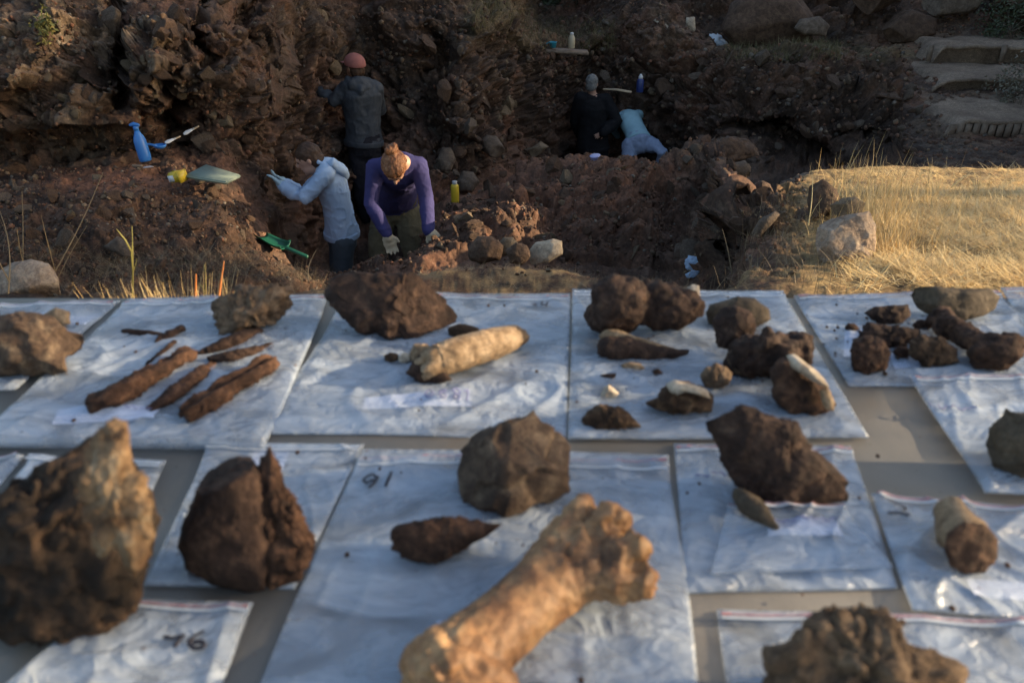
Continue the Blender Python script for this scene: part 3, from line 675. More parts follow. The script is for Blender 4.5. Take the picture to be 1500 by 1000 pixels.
find('rock_fragment', 'big nearly black rock at the far edge, overlapping two bags', 'rock', 'f_dark',
     [(477, 432), (484, 412), (500, 403), (560, 400), (600, 404), (640, 422), (672, 446), (687, 458), (680, 472), (655, 485), (610, 496), (575, 496), (530, 484), (498, 462), (478, 448)], sub=6, depth=.75, cuts=6, amp=.06, fac=.12, seed=9)
t = thing('long_bone', Z(680, 530, 0), 'honey tan tubular bone with a dark broken end, far row', 'bone', GF)
V, F = stick('', '', '', [(633, 530, 24), (660, 522, 25), (700, 510, 24), (735, 499, 22), (752, 493, 18)], seed=10, amp=.05, n=28, lift=.95); mk('shaft', V, F, M['f_bonepale'], t)
sub('broken_end', t, 'f_dark', [(595, 546), (605, 532), (615, 520), (632, 522), (648, 540), (662, 556), (640, 562), (610, 556)], seed=11, amp=.09, depth=.6, fac=.1)
find('bone_chip', 'brown chip wedged between the black rock and the tan tubular bone', 'bone', 'f_mix', [(655, 480), (672, 474), (688, 476), (702, 480), (698, 492), (678, 495), (658, 492)], sub=4, seed=12)
find('bone_chip', 'leftmost tiny chip in front of the black rock', 'bone', 'f_mix', [(563, 520), (572, 516), (583, 518), (584, 527), (572, 531), (563, 528)], sub=4, seed=13)
find('bone_chip', 'pale white and brown chip, second of the tiny ones', 'bone', 'f_white', [(583, 522), (592, 516), (601, 518), (602, 528), (592, 532), (584, 530)], sub=4, seed=14)
find('bone_lump', 'rounded tan knob touching the broken end of the tubular bone', 'bone', 'f_bonepale', [(600, 520), (606, 504), (620, 502), (631, 508), (630, 524), (616, 532), (602, 530)], sub=4, seed=15, amp=.08)
# far middle bag
t = thing('fossil_lump', Z(945, 480, 0), 'dark two-lobed lump with a white tip at the far table edge', 'fossil', GF)
parts = [ell(Z(905, 446, .045), (.036, .034, .036)), ell(Z(970, 448, .036), (.040, .03, .028)), ell(Z(1000, 452, .034), (.026, .024, .024)), ell(Z(885, 462, .03), (.024, .024, .026)), ell(Z(935, 432, .046), (.03, .025, .02))]
V, F, N = fuse(parts, .0035, 4); V += N * (fbm(V * 45, 5, 3, .62) * .013 + fbm(V * 190, 3, 4, .7) * .003)[:, None]; V[:, 2] = np.maximum(V[:, 2], .004); mk('lump', V, F, M['f_dark'], t)
sub('white_tip', t, 'f_white', [(1005, 424), (1014, 416), (1024, 418), (1025, 432), (1020, 446), (1010, 440)], sub=4, seed=16, zc=.05, depth=.7)
t = thing('bone_fragment', Z(935, 525, 0), 'tapering dark bone with a pale porous top, in front of the two-lobed lump', 'bone', GF)
V, F = stick('', '', '', [(890, 510, 17), (915, 510, 18), (950, 516, 12), (985, 518, 8), (1003, 516, 4)], seed=17, amp=.14); mk('underside', V, F, M['f_dark'], t)
sub('porous_top', t, 'f_bonepale', [(876, 492), (886, 482), (905, 482), (930, 492), (965, 503), (998, 513), (960, 514), (920, 506), (885, 504)], sub=5, seed=18, zc=.020, depth=1.0, amp=.08)
find('stone', 'smooth olive stone at the far edge, right of the two-lobed lump', 'stone', 'f_olive', [(1033, 458), (1040, 446), (1062, 440), (1080, 433), (1105, 437), (1126, 452), (1128, 468), (1105, 480), (1060, 482), (1038, 474)], seed=19, amp=.03)
find('rock_fragment', 'blocky black lump leaning on the smooth olive stone', 'rock', 'f_dark', [(1046, 470), (1056, 452), (1080, 448), (1102, 458), (1110, 478), (1104, 500), (1078, 514), (1050, 510)], seed=20, cuts=4, zc=.04)
t = thing('fossil_lump', Z(1120, 540, 0), 'dark vertebra-like lump with an upright spike and a tan flank', 'fossil', GF)
parts = [ell(Z(1100, 520, .028), (.026, .022, .025)), ell(Z(1135, 522, .030), (.028, .024, .026)), ell(Z(1165, 512, .032), (.020, .024, .022)), ell(Z(1085, 530, .018), (.016, .016, .016)), chain([Z(1120, 520, .035), Z(1124, 500, .052), Z(1124, 486, .060)], [.013, .009, .006])]
V, F, N = fuse(parts, .003, 4); V += N * (fbm(V * 75, 5, 5, .65) * .011)[:, None]; V[:, 2] = np.maximum(V[:, 2], .004); mk('lump', V, F, M['f_dark'], t)
sub('tan_flank', t, 'f_tan', [(1066, 516), (1078, 506), (1092, 510), (1096, 530), (1090, 552), (1076, 546), (1066, 530)], sub=4, seed=22, zc=.022, depth=.6)
t = thing('fossil_lump', Z(1175, 600, 0), 'egg-shaped dark lump with a white bone band along its upper side', 'fossil', GF)
sub('lump', t, 'f_red', [(1128, 545), (1140, 525), (1160, 520), (1182, 535), (1205, 560), (1224, 592), (1216, 606), (1190, 611), (1155, 608), (1135, 590)], seed=23, amp=.06)
sub('bone_band', t, 'f_white', [(1152, 520), (1165, 519), (1185, 534), (1204, 550), (1216, 568), (1205, 566), (1180, 552), (1160, 538)], sub=4, seed=24, zc=.060, depth=1.0)
sub('bone_band', t, 'f_bonepale', [(1200, 570), (1213, 566), (1223, 588), (1222, 602), (1210, 600), (1204, 588)], sub=4, seed=25, zc=.034, depth=1.0)
find('vertebra_disc', 'small round grey-tan disc between the spiked lump and the crumbled one', 'bone', 'f_tan', [(1028, 552), (1034, 538), (1048, 532), (1064, 536), (1072, 550), (1066, 564), (1048, 570), (1032, 566)], sub=5, seed=26, amp=.09, depth=.6, zc=.022)
t = thing('fossil_lump', Z(995, 600, 0), 'ragged dark lump with a cream bone edge on top, nearest of the middle bag', 'fossil', GF)
sub('lump', t, 'f_mix', [(943, 590), (962, 582), (975, 566), (1000, 560), (1024, 566), (1040, 578), (1045, 604), (1030, 602), (1010, 610), (985, 606), (960, 600)], seed=27, amp=.10, fac=.1)
sub('cream_edge', t, 'f_white', [(976, 562), (988, 556), (1010, 562), (1036, 570), (1042, 584), (1022, 578), (1000, 572), (990, 580), (980, 572)], sub=4, seed=28, zc=.036, depth=.9)
find('bone_fragment', 'flat ragged brown piece with a pale underside, front left of the middle bag', 'bone', 'f_mix', [(853, 612), (862, 600), (880, 593), (905, 596), (925, 610), (938, 624), (910, 630), (870, 632), (856, 626)], seed=29, amp=.12, fac=.1)
find('bone_chip', 'triangular bright white chip', 'bone', 'f_white', [(877, 584), (884, 568), (892, 562), (908, 576), (900, 582)], sub=4, seed=30)
find('bone_chip', 'tiny dark brown chip just behind the triangular white one', 'bone', 'f_dark', [(879, 549), (892, 546), (903, 547), (900, 556), (886, 559)], sub=4, seed=31)
find('bone_chip', 'small pale flake under the tapering bone', 'bone', 'f_bonepale', [(909, 534), (922, 530), (938, 532), (945, 540), (930, 545), (912, 541)], sub=4, seed=32)
find('bone_chip', 'faint brown crumb right of the pale flake', 'bone', 'f_red', [(955, 542), (964, 539), (971, 546), (968, 552), (958, 550)], sub=4, seed=33)
# far right bag
find('jaw_fragment', 'long grey-olive bone lying crossways at the far right edge', 'bone', 'f_olive', [(1330, 430), (1338, 420), (1370, 419), (1410, 423), (1450, 422), (1466, 434), (1458, 452), (1440, 464), (1405, 470), (1370, 466), (1342, 452)], seed=34, amp=.05, cuts=3)
parts = [chain([Z(1385, 474, .022), Z(1412, 490, .020), Z(1440, 506, .022)], [.014, .013, .016]), ell(Z(1462, 514, .022), (.024, .02, .021)), ell(Z(1478, 508, .022), (.014, .018, .018)), ell(Z(1440, 520, .018), (.018, .014, .015)), ell(Z(1376, 464, .022), (.014, .012, .013))]
V, F, N = fuse(parts, .003, 4); V += N * (fbm(V * 75, 5, 6, .65) * .010)[:, None]; V[:, 2] = np.maximum(V[:, 2], .004)
tag(mk('long_bone', V, F, M['f_red']), 'red-brown bone with a swollen end, pointing at the viewer at far right', 'bone', GF)
find('bone_fragment', 'dark knobbly piece farthest back on the crumbled bag', 'bone', 'f_dark', [(1267, 458), (1280, 450), (1308, 448), (1332, 446), (1334, 462), (1316, 476), (1285, 474)], seed=36, amp=.12, fac=.12)
find('bone_fragment', 'dark reddish cube-like piece, front left on the crumbled bag', 'bone', 'f_red', [(1243, 515), (1250, 498), (1275, 495), (1298, 500), (1305, 518), (1298, 540), (1275, 550), (1250, 542)], seed=37, amp=.12, fac=.12)
find('bone_fragment', 'ragged dark piece with pale specks, right on the crumbled bag', 'bone', 'f_mix', [(1330, 500), (1350, 490), (1378, 494), (1402, 512), (1406, 530), (1380, 537), (1352, 538), (1334, 522)], seed=38, amp=.13, fac=.12)
find('bone_fragment', 'low crumbly dark heap in the centre of the crumbled bag', 'bone', 'f_dark', [(1258, 488), (1275, 474), (1310, 478), (1345, 482), (1352, 496), (1320, 510), (1285, 508), (1262, 500)], seed=39, amp=.2, fac=.2)
for i, (x_, y_, w_, h_, lb) in enumerate([(1322, 516, 15, 9, 'small reddish crumb of bone between the cube-like piece and the ragged one'), (1296, 486, 18, 10, 'small reddish fragment behind the cube-like piece'),
        (1352, 476, 16, 8, 'small flat fragment just right of the dark knobbly piece'), (1248, 480, 11, 7, 'tiny fragment at the left margin of the crumbled bone bag')]):
    find('bone_chip', lb, 'bone', 'f_red', [(x_ - w_, y_), (x_ - w_ * .5, y_ - h_), (x_ + w_ * .4, y_ - h_ * .9), (x_ + w_, y_ + 1), (x_ + w_ * .4, y_ + h_), (x_ - w_ * .6, y_ + h_ * .8)], sub=4, seed=80 + i, amp=.12, fac=.12)
cr = []
for i in range(170):
    a = random.gauss(1305, 42); b_ = random.gauss(497, 20)
    P = Z(a, b_, .006); r = .0007 + random.random() ** 4 * .0026; v, f = ico(1); cr.append((v * r * np.array([1, 1.2, .8]) + np.array([P.x, P.y, .006 + r * .3]), [tuple(int(q) for q in x) for x in f]))
tag(mk('bone_crumbs', *join(cr), M['f_dark'], smooth=False), 'dark crumbs scattered round the crumbled bone pieces', 'crumbs', kind='stuff')
cr = []
for i in range(520):
    x_, y_ = random.uniform(-.62, .62), random.uniform(.34, .95); r = .0005 + random.random() ** 5 * .0022; v, f = ico(1)
    cr.append((v * r * np.array([1, 1.3, .7]) + np.array([x_, y_, .0075 + r * .3]), [tuple(int(q) for q in x) for x in f]))
tag(mk('dirt_crumbs', *join(cr), M['f_red'], smooth=False), 'specks of dirt and bone dust shed over the bags', 'crumbs', kind='stuff')
# near row
t = thing('rock_fragment', Z(1490, 700, 0), 'dark rounded rock with a nub, cut by the right edge', 'rock', GF)
sub('rock', t, 'f_olive', [(1440, 650), (1450, 628), (1466, 612), (1474, 596), (1482, 604), (1510, 606), (1560, 640), (1565, 690), (1520, 712), (1480, 704), (1452, 684)], seed=40, amp=.03, cuts=3)
t = thing('fossil_lump', Z(110, 900, 0), 'biggest lump, left edge, brown and grey with pale pitted patches and a tan peak', 'fossil', GF)
V, F = star([(-75, 760), (-40, 735), (0, 718), (45, 700), (95, 672), (135, 636), (158, 624), (183, 621), (186, 650), (200, 690), (216, 720), (223, 760), (219, 810), (207, 855), (190, 890), (150, 925), (90, 940), (20, 935), (-40, 915), (-80, 860)], sub=6, seed=40, amp=.07, depth=.75, cuts=2, fac=.05, freq=20)
F = [tuple(int(i) for i in q) for q in F]
V = V + (-(.24 - np.abs(fbm(V * 38, 3, 10))).clip(0, 1) * .020)[:, None] * ((V - V.mean(0)) / np.linalg.norm(V - V.mean(0), axis=1, keepdims=True)); V[:, 2] = np.maximum(V[:, 2], .004)
mk('lump', V, F, M['f_big'], t)
sub('pale_crust', t, 'f_crust', [(112, 700), (135, 650), (158, 622), (184, 620), (192, 660), (212, 712), (225, 765), (214, 815), (196, 850), (172, 800), (150, 820), (128, 770), (118, 730)], sub=6, seed=63, amp=.14, depth=.42, zc=.135, fac=.12, freq=34)
t2 = thing('fossil_lump', Z(360, 860, 0), 'reddish pyramid-shaped lump, dark smooth left face and crumbly right side', 'fossil', GF)
sub('dark_face', t2, 'f_dark', [(260, 800), (268, 765), (290, 705), (318, 668), (332, 656), (352, 654), (370, 668), (385, 700), (398, 760), (402, 820), (390, 868), (330, 862), (275, 832)], sub=6, seed=41, amp=.02, depth=.8, cuts=1)
sub('crumbly_side', t2, 'f_red', [(356, 730), (372, 705), (384, 676), (398, 668), (408, 682), (418, 712), (440, 745), (461, 785), (458, 815), (430, 850), (395, 864), (370, 850), (355, 780)], sub=6, seed=42, amp=.11, fac=.16, depth=.8, freq=38)
find('rock_fragment', 'angular brown rock with one bright right facet, centre of the near row', 'rock', 'f_greybr',
     [(668, 690), (674, 660), (700, 640), (735, 620), (770, 612), (780, 604), (790, 622), (815, 632), (830, 655), (826, 690), (832, 718), (790, 738), (740, 748), (700, 746), (678, 730)], sub=6, seed=43, depth=.9, cuts=10, amp=-.012, fac=.12, freq=20, power=.62)
find('shell_fragment', 'small boat-shaped reddish piece left of the long knuckled bone', 'bone', 'f_red', [(572, 785), (580, 768), (610, 762), (650, 758), (690, 762), (735, 768), (715, 782), (680, 805), (640, 828), (605, 822), (580, 805)], seed=44, amp=.10, fac=.08, freq=40)
# the long knuckled bone
t = thing('long_bone', Z(780, 900, 0), 'long honey-coloured leg bone with knuckles at its far end', 'bone', GF)
def zp(px, py, zz): return Z(px, py, zz)
parts = [chain([zp(650, 985, .032), zp(700, 945, .030), zp(760, 895, .029), zp(805, 855, .030), zp(842, 820, .032), zp(868, 800, .033)],
               [(.032, .028), (.0265, .024), (.0245, .022), (.0275, .022), (.035, .022), (.040, .020)], lat=(.80, -.60, 0), n=28),
         ell(zp(648, 985, .030), (.029, .028, .029)), ell(zp(680, 1015, .027), (.036, .030, .025)),
         chain([zp(830, 790, .034), zp(846, 760, .042), zp(856, 744, .042)], [(.018, .016), (.013, .016), (.010, .013)], n=18),
         chain([zp(858, 796, .038), zp(882, 774, .044), zp(892, 760, .046)], [(.016, .016), (.0125, .017), (.012, .016)], n=18),
         chain([zp(880, 818, .036), zp(914, 812, .044), zp(928, 802, .046)], [(.016, .016), (.012, .018), (.0115, .015)], n=18),
         chain([zp(872, 846, .030), zp(912, 850, .034), zp(940, 850, .034)], [(.022, .016), (.016, .016), (.0115, .013)], n=18)]
V, F, N = fuse(parts, .0022, 5)
V += N * (fbm(V * 22, 3, 18) * .0014 + fbm(V * 95, 5, 19, .68) * .0022 - np.clip(.05 - np.abs(fbm(V * np.array([40, 40, 40]), 3, 22)), 0, 1) * .016)[:, None]
hd_ = np.array(zp(905, 800, .04)); wh = np.exp(-(np.linalg.norm(V - hd_, axis=1) / .052) ** 2); fo_, fe_, fr_ = facets(V * 75, 4); V += N * (((fr_ - .5) * np.clip(fe_ / .25, 0, 1) * .0085 + fo_ * .006 + fbm(V * 160, 3, 33) * .004) * wh)[:, None]
pe = np.array(zp(625, 995, .05)); dd = np.linalg.norm(V - pe, axis=1); V += N * (-(.28 - np.abs(fbm(V * 60, 3, 20))).clip(0, 1) * .02 * np.exp(-(dd / .045) ** 2))[:, None]
V[:, 2] = np.maximum(V[:, 2], .004); mk('shaft', V, F, M['f_bone'], t)
find('rock_fragment', 'large dark pointed slab on the right of the near row', 'rock', 'f_dark',
     [(1030, 618), (1060, 606), (1088, 598), (1125, 606), (1155, 618), (1180, 650), (1215, 680), (1240, 705), (1238, 735), (1215, 750), (1150, 750), (1105, 742), (1085, 710), (1060, 680), (1045, 650)], sub=6, seed=46, amp=.05, fac=.07, depth=.55, cuts=4)
V, F = stick('', '', '', [(1082, 740, 12), (1095, 752, 17), (1112, 766, 15), (1128, 781, 7)], seed=47, amp=.08); V[:, 2] += .010
tag(mk('tooth', V, F, M['f_olive']), 'dark tooth-shaped piece on the small bag below the pointed slab', 'tooth', GF)
t = thing('bone_stub', Z(1420, 830, 0), 'short round bone stub with a dark broken face, right side of the near row', 'bone', GF)
pa = [Z(1393, 753, .026), Z(1401, 768, .026), Z(1410, 782, .026)]
V, F = chain(pa, [.0135, .0160, .0190], lat=(1, 0, 0), n=40); V += (fbm(V * 50, 4, 4) * .003)[:, None]; V[:, 2] = np.maximum(V[:, 2], .006); mk('shaft', V, F, M['f_bonepale'], t)
sub('broken_face', t, 'f_red', [(1382, 806), (1388, 780), (1412, 764), (1443, 766), (1461, 788), (1461, 815), (1442, 838), (1412, 840), (1390, 828)], seed=48, amp=.04, depth=.42, zc=.027, power=.5)
find('rock_fragment', 'pitted tan block at the bottom right corner of the table', 'rock', 'f_tan',
     [(1125, 985), (1135, 950), (1165, 940), (1190, 915), (1225, 892), (1260, 890), (1295, 905), (1325, 935), (1370, 950), (1405, 975), (1410, 1030), (1380, 1080), (1260, 1095), (1150, 1080), (1122, 1030)], sub=6, seed=49, amp=.10, fac=.20, freq=24, depth=.9, ridge=.16, zk=.75)
#@@PEOPLE@@
# ------------------------------------------------------------------ rocks set into and lying on the earth
def stone_mesh(seed, sub_=2, amp=.10, cuts=10):
    rs = np.random.default_rng(seed); v, f = ico(sub_); v = v * np.array([1, rs.uniform(.55, .95), rs.uniform(.4, .8)])
    for _ in range(cuts):
        n_ = rs.normal(size=3); n_ /= np.linalg.norm(n_); h = v @ n_; o_ = np.maximum(h - h.max() * rs.uniform(.42, .75), 0); v = v - np.outer(o_, n_) * .98
    r_ = v / np.linalg.norm(v, axis=1, keepdims=True)
    return v + r_ * (fbm(v * 2.2 + seed, 3, seed) * amp)[:, None], f
SM = []
for i in range(12):
    v, f = stone_mesh(i + 5)
    me = bpy.data.meshes.new('stone'); me.from_pydata(v.tolist(), [], [tuple(int(a) for a in q) for q in f]); SM.append(me)
def shared(me, mat):
    key = me.name + '_' + mat
    if key not in _shared:
        m2 = me.copy(); m2.materials.append(M[mat]); _shared[key] = m2
    return _shared[key]
_shared = {}
def put_stone(parent, P, r, mat, rs, squash=1.0):
    o = bpy.data.objects.new('stone', shared(rs.choice(SM), mat)); COL.objects.link(o); o.parent = parent
    o.location = P; o.rotation_euler = (rs.uniform(-1.2, 1.2), rs.uniform(-1.2, 1.2), rs.uniform(0, 6.28)); o.scale = (r * rs.uniform(.85, 1.25), r * rs.uniform(.8, 1.1), r * rs.uniform(.75, 1.1) * squash)
    return o
rs = random.Random(5)
XS, YS = project(G2[..., 0], np.maximum(G2[..., 1], .3), G2[..., 2])
DEPg = np.maximum(G2[..., 1], .3) * CP - (G2[..., 2] - CAMZ) * SP
def scatter(kmin, kmax, x0, x1, y0, y1, n, rmin, rmax, parent, mats, sink=.25, skew=2.2):
    m = (KG >= kmin) & (KG < kmax) & (XS > x0) & (XS < x1) & (YS > y0) & (YS < y1)
    ii = np.argwhere(m)
    if len(ii) == 0: return
    for _ in range(n):
        a, b_ = ii[rs.randrange(len(ii))]; P = Vector(G2[a, b_]); nn = Vector(NRM[a, b_])
        r = (rmin + (rmax - rmin) * rs.random() ** skew) * DEPg[a, b_] / FPX
        put_stone(parent, P + nn * r * (.5 - sink), r, rs.choice(mats), rs)
scatter(9, 16, -20, 400, -10, 225, 80, 6, 17, o_wall, ['stone_tan', 'stone_brown', 'stone_brown', 'stone_grey'], .35)
scatter(9, 16, 380, 780, -10, 270, 80, 4, 11, o_wall, ['stone_brown', 'stone_brown', 'stone_grey', 'stone_tan'], .3)
scatter(9, 16, 640, 780, 180, 275, 22, 8, 18, o_wall, ['stone_brown', 'stone_grey'], .2)
scatter(9, 16, 770, 1110, -5, 240, 60, 4, 10, o_wall, ['stone_brown', 'stone_grey', 'stone_brown'], .3)
scatter(9, 12.3, 1120, 1345, 85, 245, 58, 6, 15, o_wall, ['stone_grey', 'stone_brown', 'stone_brown'], .2, 1.5)
scatter(3.5, 7.6, -20, 400, 262, 415, 90, 5, 14, o_bank, ['stone_brown', 'stone_brown', 'stone_tan', 'stone_grey'], .3)
scatter(3.5, 7.6, 560, 1000, 240, 400, 110, 4, 12, o_bank, ['stone_brown', 'stone_brown', 'stone_brown', 'stone_brown', 'stone_tan'], .3)
scatter(3.5, 7.6, 1000, 1120, 200, 400, 34, 12, 34, o_bank, ['stone_grey', 'stone_brown', 'stone_brown'], .45, 1.5)
scatter(8, 9, 540, 1100, 200, 420, 30, 5, 12, o_floor, ['stone_brown'], .2)
scatter(1.5, 2.6, -20, 1180, 380, 440, 40, 4, 9, o_ground, ['stone_brown', 'stone_tan'], .2)
SM_FINE = []
for i in range(8):
    v, f = stone_mesh(i + 40, 4, .10, 13)
    v = v + (v / np.linalg.norm(v, axis=1, keepdims=True)) * (fbm(v * 6 + i, 4, i, .65) * .07)[:, None]
    me = bpy.data.meshes.new('stone'); me.from_pydata(v.tolist(), [], [tuple(int(a) for a in q) for q in f]); SM_FINE.append(me)
_keep = SM; SM = SM_FINE
scatter(9, 16, -20, 400, -10, 215, 34, 12, 34, o_wall, ['stone_tan', 'stone_brown', 'stone_brown', 'stone_grey', 'stone_brown'], .50, 1.5)
scatter(9, 16, 400, 640, -10, 240, 14, 9, 22, o_wall, ['stone_brown', 'stone_brown', 'stone_tan'], .50, 1.5)
scatter(9, 16, 640, 780, 10, 275, 22, 10, 24, o_wall, ['stone_brown', 'stone_brown', 'stone_grey', 'stone_tan'], .45, 1.5)
scatter(9, 12.3, 880, 1345, 85, 245, 34, 9, 24, o_wall, ['stone_grey', 'stone_brown', 'stone_brown'], .45, 1.5)
scatter(3.8, 6.6, 640, 1000, 245, 400, 34, 10, 26, o_bank, ['stone_brown', 'stone_brown', 'stone_brown', 'stone_tan'], .50, 1.5)
scatter(3.8, 6.8, -20, 400, 265, 400, 26, 10, 26, o_bank, ['stone_brown', 'stone_brown', 'stone_grey'], .50, 1.5)
SM = _keep
def rubble(name, kmin, kmax, x0, x1, y0, y1, n, rmin, rmax, mat, label):
    m = (KG >= kmin) & (KG < kmax) & (XS > x0) & (XS < x1) & (YS > y0) & (YS < y1); ii = np.argwhere(m)
    sel = ii[RNG.integers(0, len(ii), n)]; P = G2[sel[:, 0], sel[:, 1]]; dp = DEPg[sel[:, 0], sel[:, 1]]
    r = (rmin + (rmax - rmin) * RNG.random(n) ** 2.5) * dp / FPX
    bv, bf = ico(1); q = RNG.normal(size=(n, 4)); q /= np.linalg.norm(q, axis=1, keepdims=True)
    a, b_, c, d_ = q.T
    Rm = np.stack([1 - 2 * (c * c + d_ * d_), 2 * (b_ * c - a * d_), 2 * (b_ * d_ + a * c), 2 * (b_ * c + a * d_), 1 - 2 * (b_ * b_ + d_ * d_), 2 * (c * d_ - a * b_), 2 * (b_ * d_ - a * c), 2 * (c * d_ + a * b_), 1 - 2 * (b_ * b_ + c * c)], -1).reshape(n, 3, 3)
    base = bv[None] * RNG.uniform(.5, 1.2, (n, 1, 3)) * RNG.uniform(.75, 1.2, (n, len(bv), 1))
    V = np.einsum('nij,nkj->nki', Rm, base) * r[:, None, None] + P[:, None, :] + NRM[sel[:, 0], sel[:, 1]][:, None, :] * (r * .25)[:, None, None]
    F = (bf[None] + (np.arange(n) * len(bv))[:, None, None]).reshape(-1, 3)
    t_ = RNG.random(n)[:, None]; cc = np.where(t_ < .62, c_brown * 1.1, np.where(t_ < .8, c_tan * .9, np.where(t_ < .92, c_grey, c_red))) * RNG.uniform(.6, 1.3, (n, 1))
    return tag(mk(name, V.reshape(-1, 3), F, M[mat], smooth=False, colors=np.repeat(cc, len(bv), 0)), label, kind='stuff')
rubble('wall_gravel', 9, 16, -20, 1520, -20, 280, 9000, 1.0, 4.6, 'rock', 'loose stones and clods stuck all over the back wall')
rubble('bank_gravel', 2.6, 8, -20, 1180, 200, 430, 7000, 1.0, 4.2, 'dirt', 'loose clods and pebbles over the near earth banks')

def starw(outline, d, sub_=4, depth=.8, amp=.06, freq=5, fac=.0, cuts=0, seed=0, power=.8, sink=0.0):
    o = np.array(outline, dtype=float); c = (o.min(0) + o.max(0)) / 2
    o2 = np.vstack([o, o[:1]]); dense = np.concatenate([o2[i] + (o2[i + 1] - o2[i]) * np.linspace(0, 1, 30)[:-1, None] for i in range(len(o))])
    dv = dense - c; th = np.arctan2(-dv[:, 1], dv[:, 0]); rr = np.hypot(dv[:, 0], dv[:, 1]); od = np.argsort(th); th, rr = th[od], rr[od]
    th = np.r_[th - 2 * np.pi, th, th + 2 * np.pi]; rr = np.r_[rr, rr, rr]
    v, f = ico(sub_); t_ = np.arctan2(v[:, 1], v[:, 0]); rad = np.interp(t_, th, rr); cp = np.hypot(v[:, 0], v[:, 1]); sp = v[:, 2]
    Rr, U, Fv = raybasis(*c); Pc = W(c[0], c[1], d); sc = depth_of(Pc) / FPX; size = min(o.max(0) - o.min(0)) / 2 * sc
    q = cp ** power * rad * sc
    P = Rr * (q * np.cos(t_))[:, None] + U * (q * np.sin(t_))[:, None] + Fv * (np.sign(sp) * np.abs(sp) ** power * size * depth)[:, None]
    r2s = np.random.default_rng(seed + 300)
    for k in range(cuts):
        nrm = r2s.normal(size=3); nrm[2] = -abs(nrm[2]) * 1.3; nrm /= np.linalg.norm(nrm); nw = Rr * nrm[0] + U * nrm[1] + Fv * nrm[2]
        h = P @ nw; over = np.maximum(h - h.max() * r2s.uniform(.6, .82), 0); P = P - nw * (over * .93)[:, None]
    nr = P / np.maximum(np.linalg.norm(P, axis=1, keepdims=True), 1e-6)
    A = P / size + seed * 3.1
    dd = fbm(A * 1.6, 5, seed, .55) * amp * 2 + fbm(A * 7, 4, seed + 9, .65) * amp * .5
    if fac:
        f1_, e1_, r1_ = facets(A * 2.2, seed); dd += ((r1_ - .45) * np.clip(e1_ / .3, 0, 1) + f1_ * .7) * fac
    return P + nr * (dd * size)[:, None] + np.array(Pc), f
def rock(name, label, cat, mat, outline, d, group=None, **k):
    P, f = starw(outline, d, **k); return tag(mk(name, P, f, M[mat]), label, cat, group)
def dist_at(px, py, kmin=2.2, kmax=15.9):
    return surf(px, py, kmin, kmax)[0].y
GB = 'rocks around the dig'
rock('boulder', 'round pale brown boulder in dry grass behind the table at far left', 'boulder', 'stone_pink', [(-8, 400), (20, 384), (45, 380), (72, 386), (88, 408), (90, 432), (60, 450), (10, 455), (-10, 440)], 2.95, GB, sub_=5, seed=1, amp=.07, cuts=3)
rock('rock', 'flat grey wedge stone leaning on the left bank', 'rock', 'stone_grey', [(151, 362), (172, 345), (192, 358), (200, 378), (180, 376)], dist_at(176, 368) - .03, GB, sub_=4, seed=2, depth=.5, cuts=3)
rock('rock', 'pale buff rock on the rim, rightmost of a row of three', 'rock', 'stone_pale', [(774, 366), (785, 355), (810, 350), (823, 353), (824, 372), (805, 384), (778, 388)], 3.75, GB, sub_=5, seed=3, cuts=4, amp=.04)
rock('rock', 'tan rounded rock at the left of the pale buff rim rock', 'rock', 'stone_tan', [(728, 358), (738, 347), (752, 347), (762, 360), (752, 374), (734, 374)], 3.95, GB, sub_=4, seed=4)
rock('rock', 'dark clod between the tan and the pale buff rim rocks', 'rock', 'stone_brown', [(742, 366), (756, 354), (772, 360), (777, 376), (766, 388), (746, 386)], 3.7, GB, sub_=4, seed=5, fac=.1)
rock('rock', 'dark rough clod left of the row of rim rocks', 'rock', 'stone_brown', [(686, 365), (700, 346), (722, 346), (738, 360), (734, 380), (706, 386), (688, 380)], 3.9, GB, sub_=4, seed=6, fac=.1)
rock('rock', 'big blocky pinkish rock at the left edge of the sunlit grass', 'rock', 'stone_pink', [(1194, 352), (1200, 330), (1225, 320), (1272, 310), (1281, 330), (1280, 368), (1270, 384), (1225, 390), (1202, 384)], 3.15, GB, sub_=6, seed=7, cuts=3, amp=.035, fac=.08, power=.40)
rock('rock', 'second brown rock just above the blocky pinkish one', 'rock', 'stone_tan', [(1216, 300), (1228, 288), (1250, 286), (1268, 298), (1262, 314), (1236, 318), (1220, 314)], 3.6, GB, sub_=5, seed=8, cuts=5)
rock('rock', 'dark pointed slab at the far left corner of the sunlit terrace', 'rock', 'stone_brown', [(1180, 300), (1186, 270), (1205, 262), (1225, 278), (1232, 300), (1210, 322), (1190, 322)], 3.9, GB, sub_=5, seed=9, cuts=5)
rock('rock', 'long root-like grey rock on the slope left of the sunlit terrace', 'rock', 'stone_grey', [(1098, 345), (1112, 322), (1136, 308), (1143, 314), (1128, 332), (1108, 352)], 3.75, GB, sub_=4, seed=10)
rock('rock', 'orange-tan slab lying tilted in the dark hollow behind the mound', 'rock', 'stone_tan', [(773, 220), (795, 205), (806, 212), (790, 226), (780, 233)], 9.4, GB, sub_=4, seed=11, cuts=3)
rock('rock', 'large leaning grey-brown slab left of the orange-tan one in the hollow', 'rock', 'stone_grey', [(701, 208), (712, 197), (728, 200), (742, 222), (738, 232), (718, 230), (706, 220)], dist_at(720, 215, 8.5) - .08, GB, sub_=4, seed=12, cuts=3)
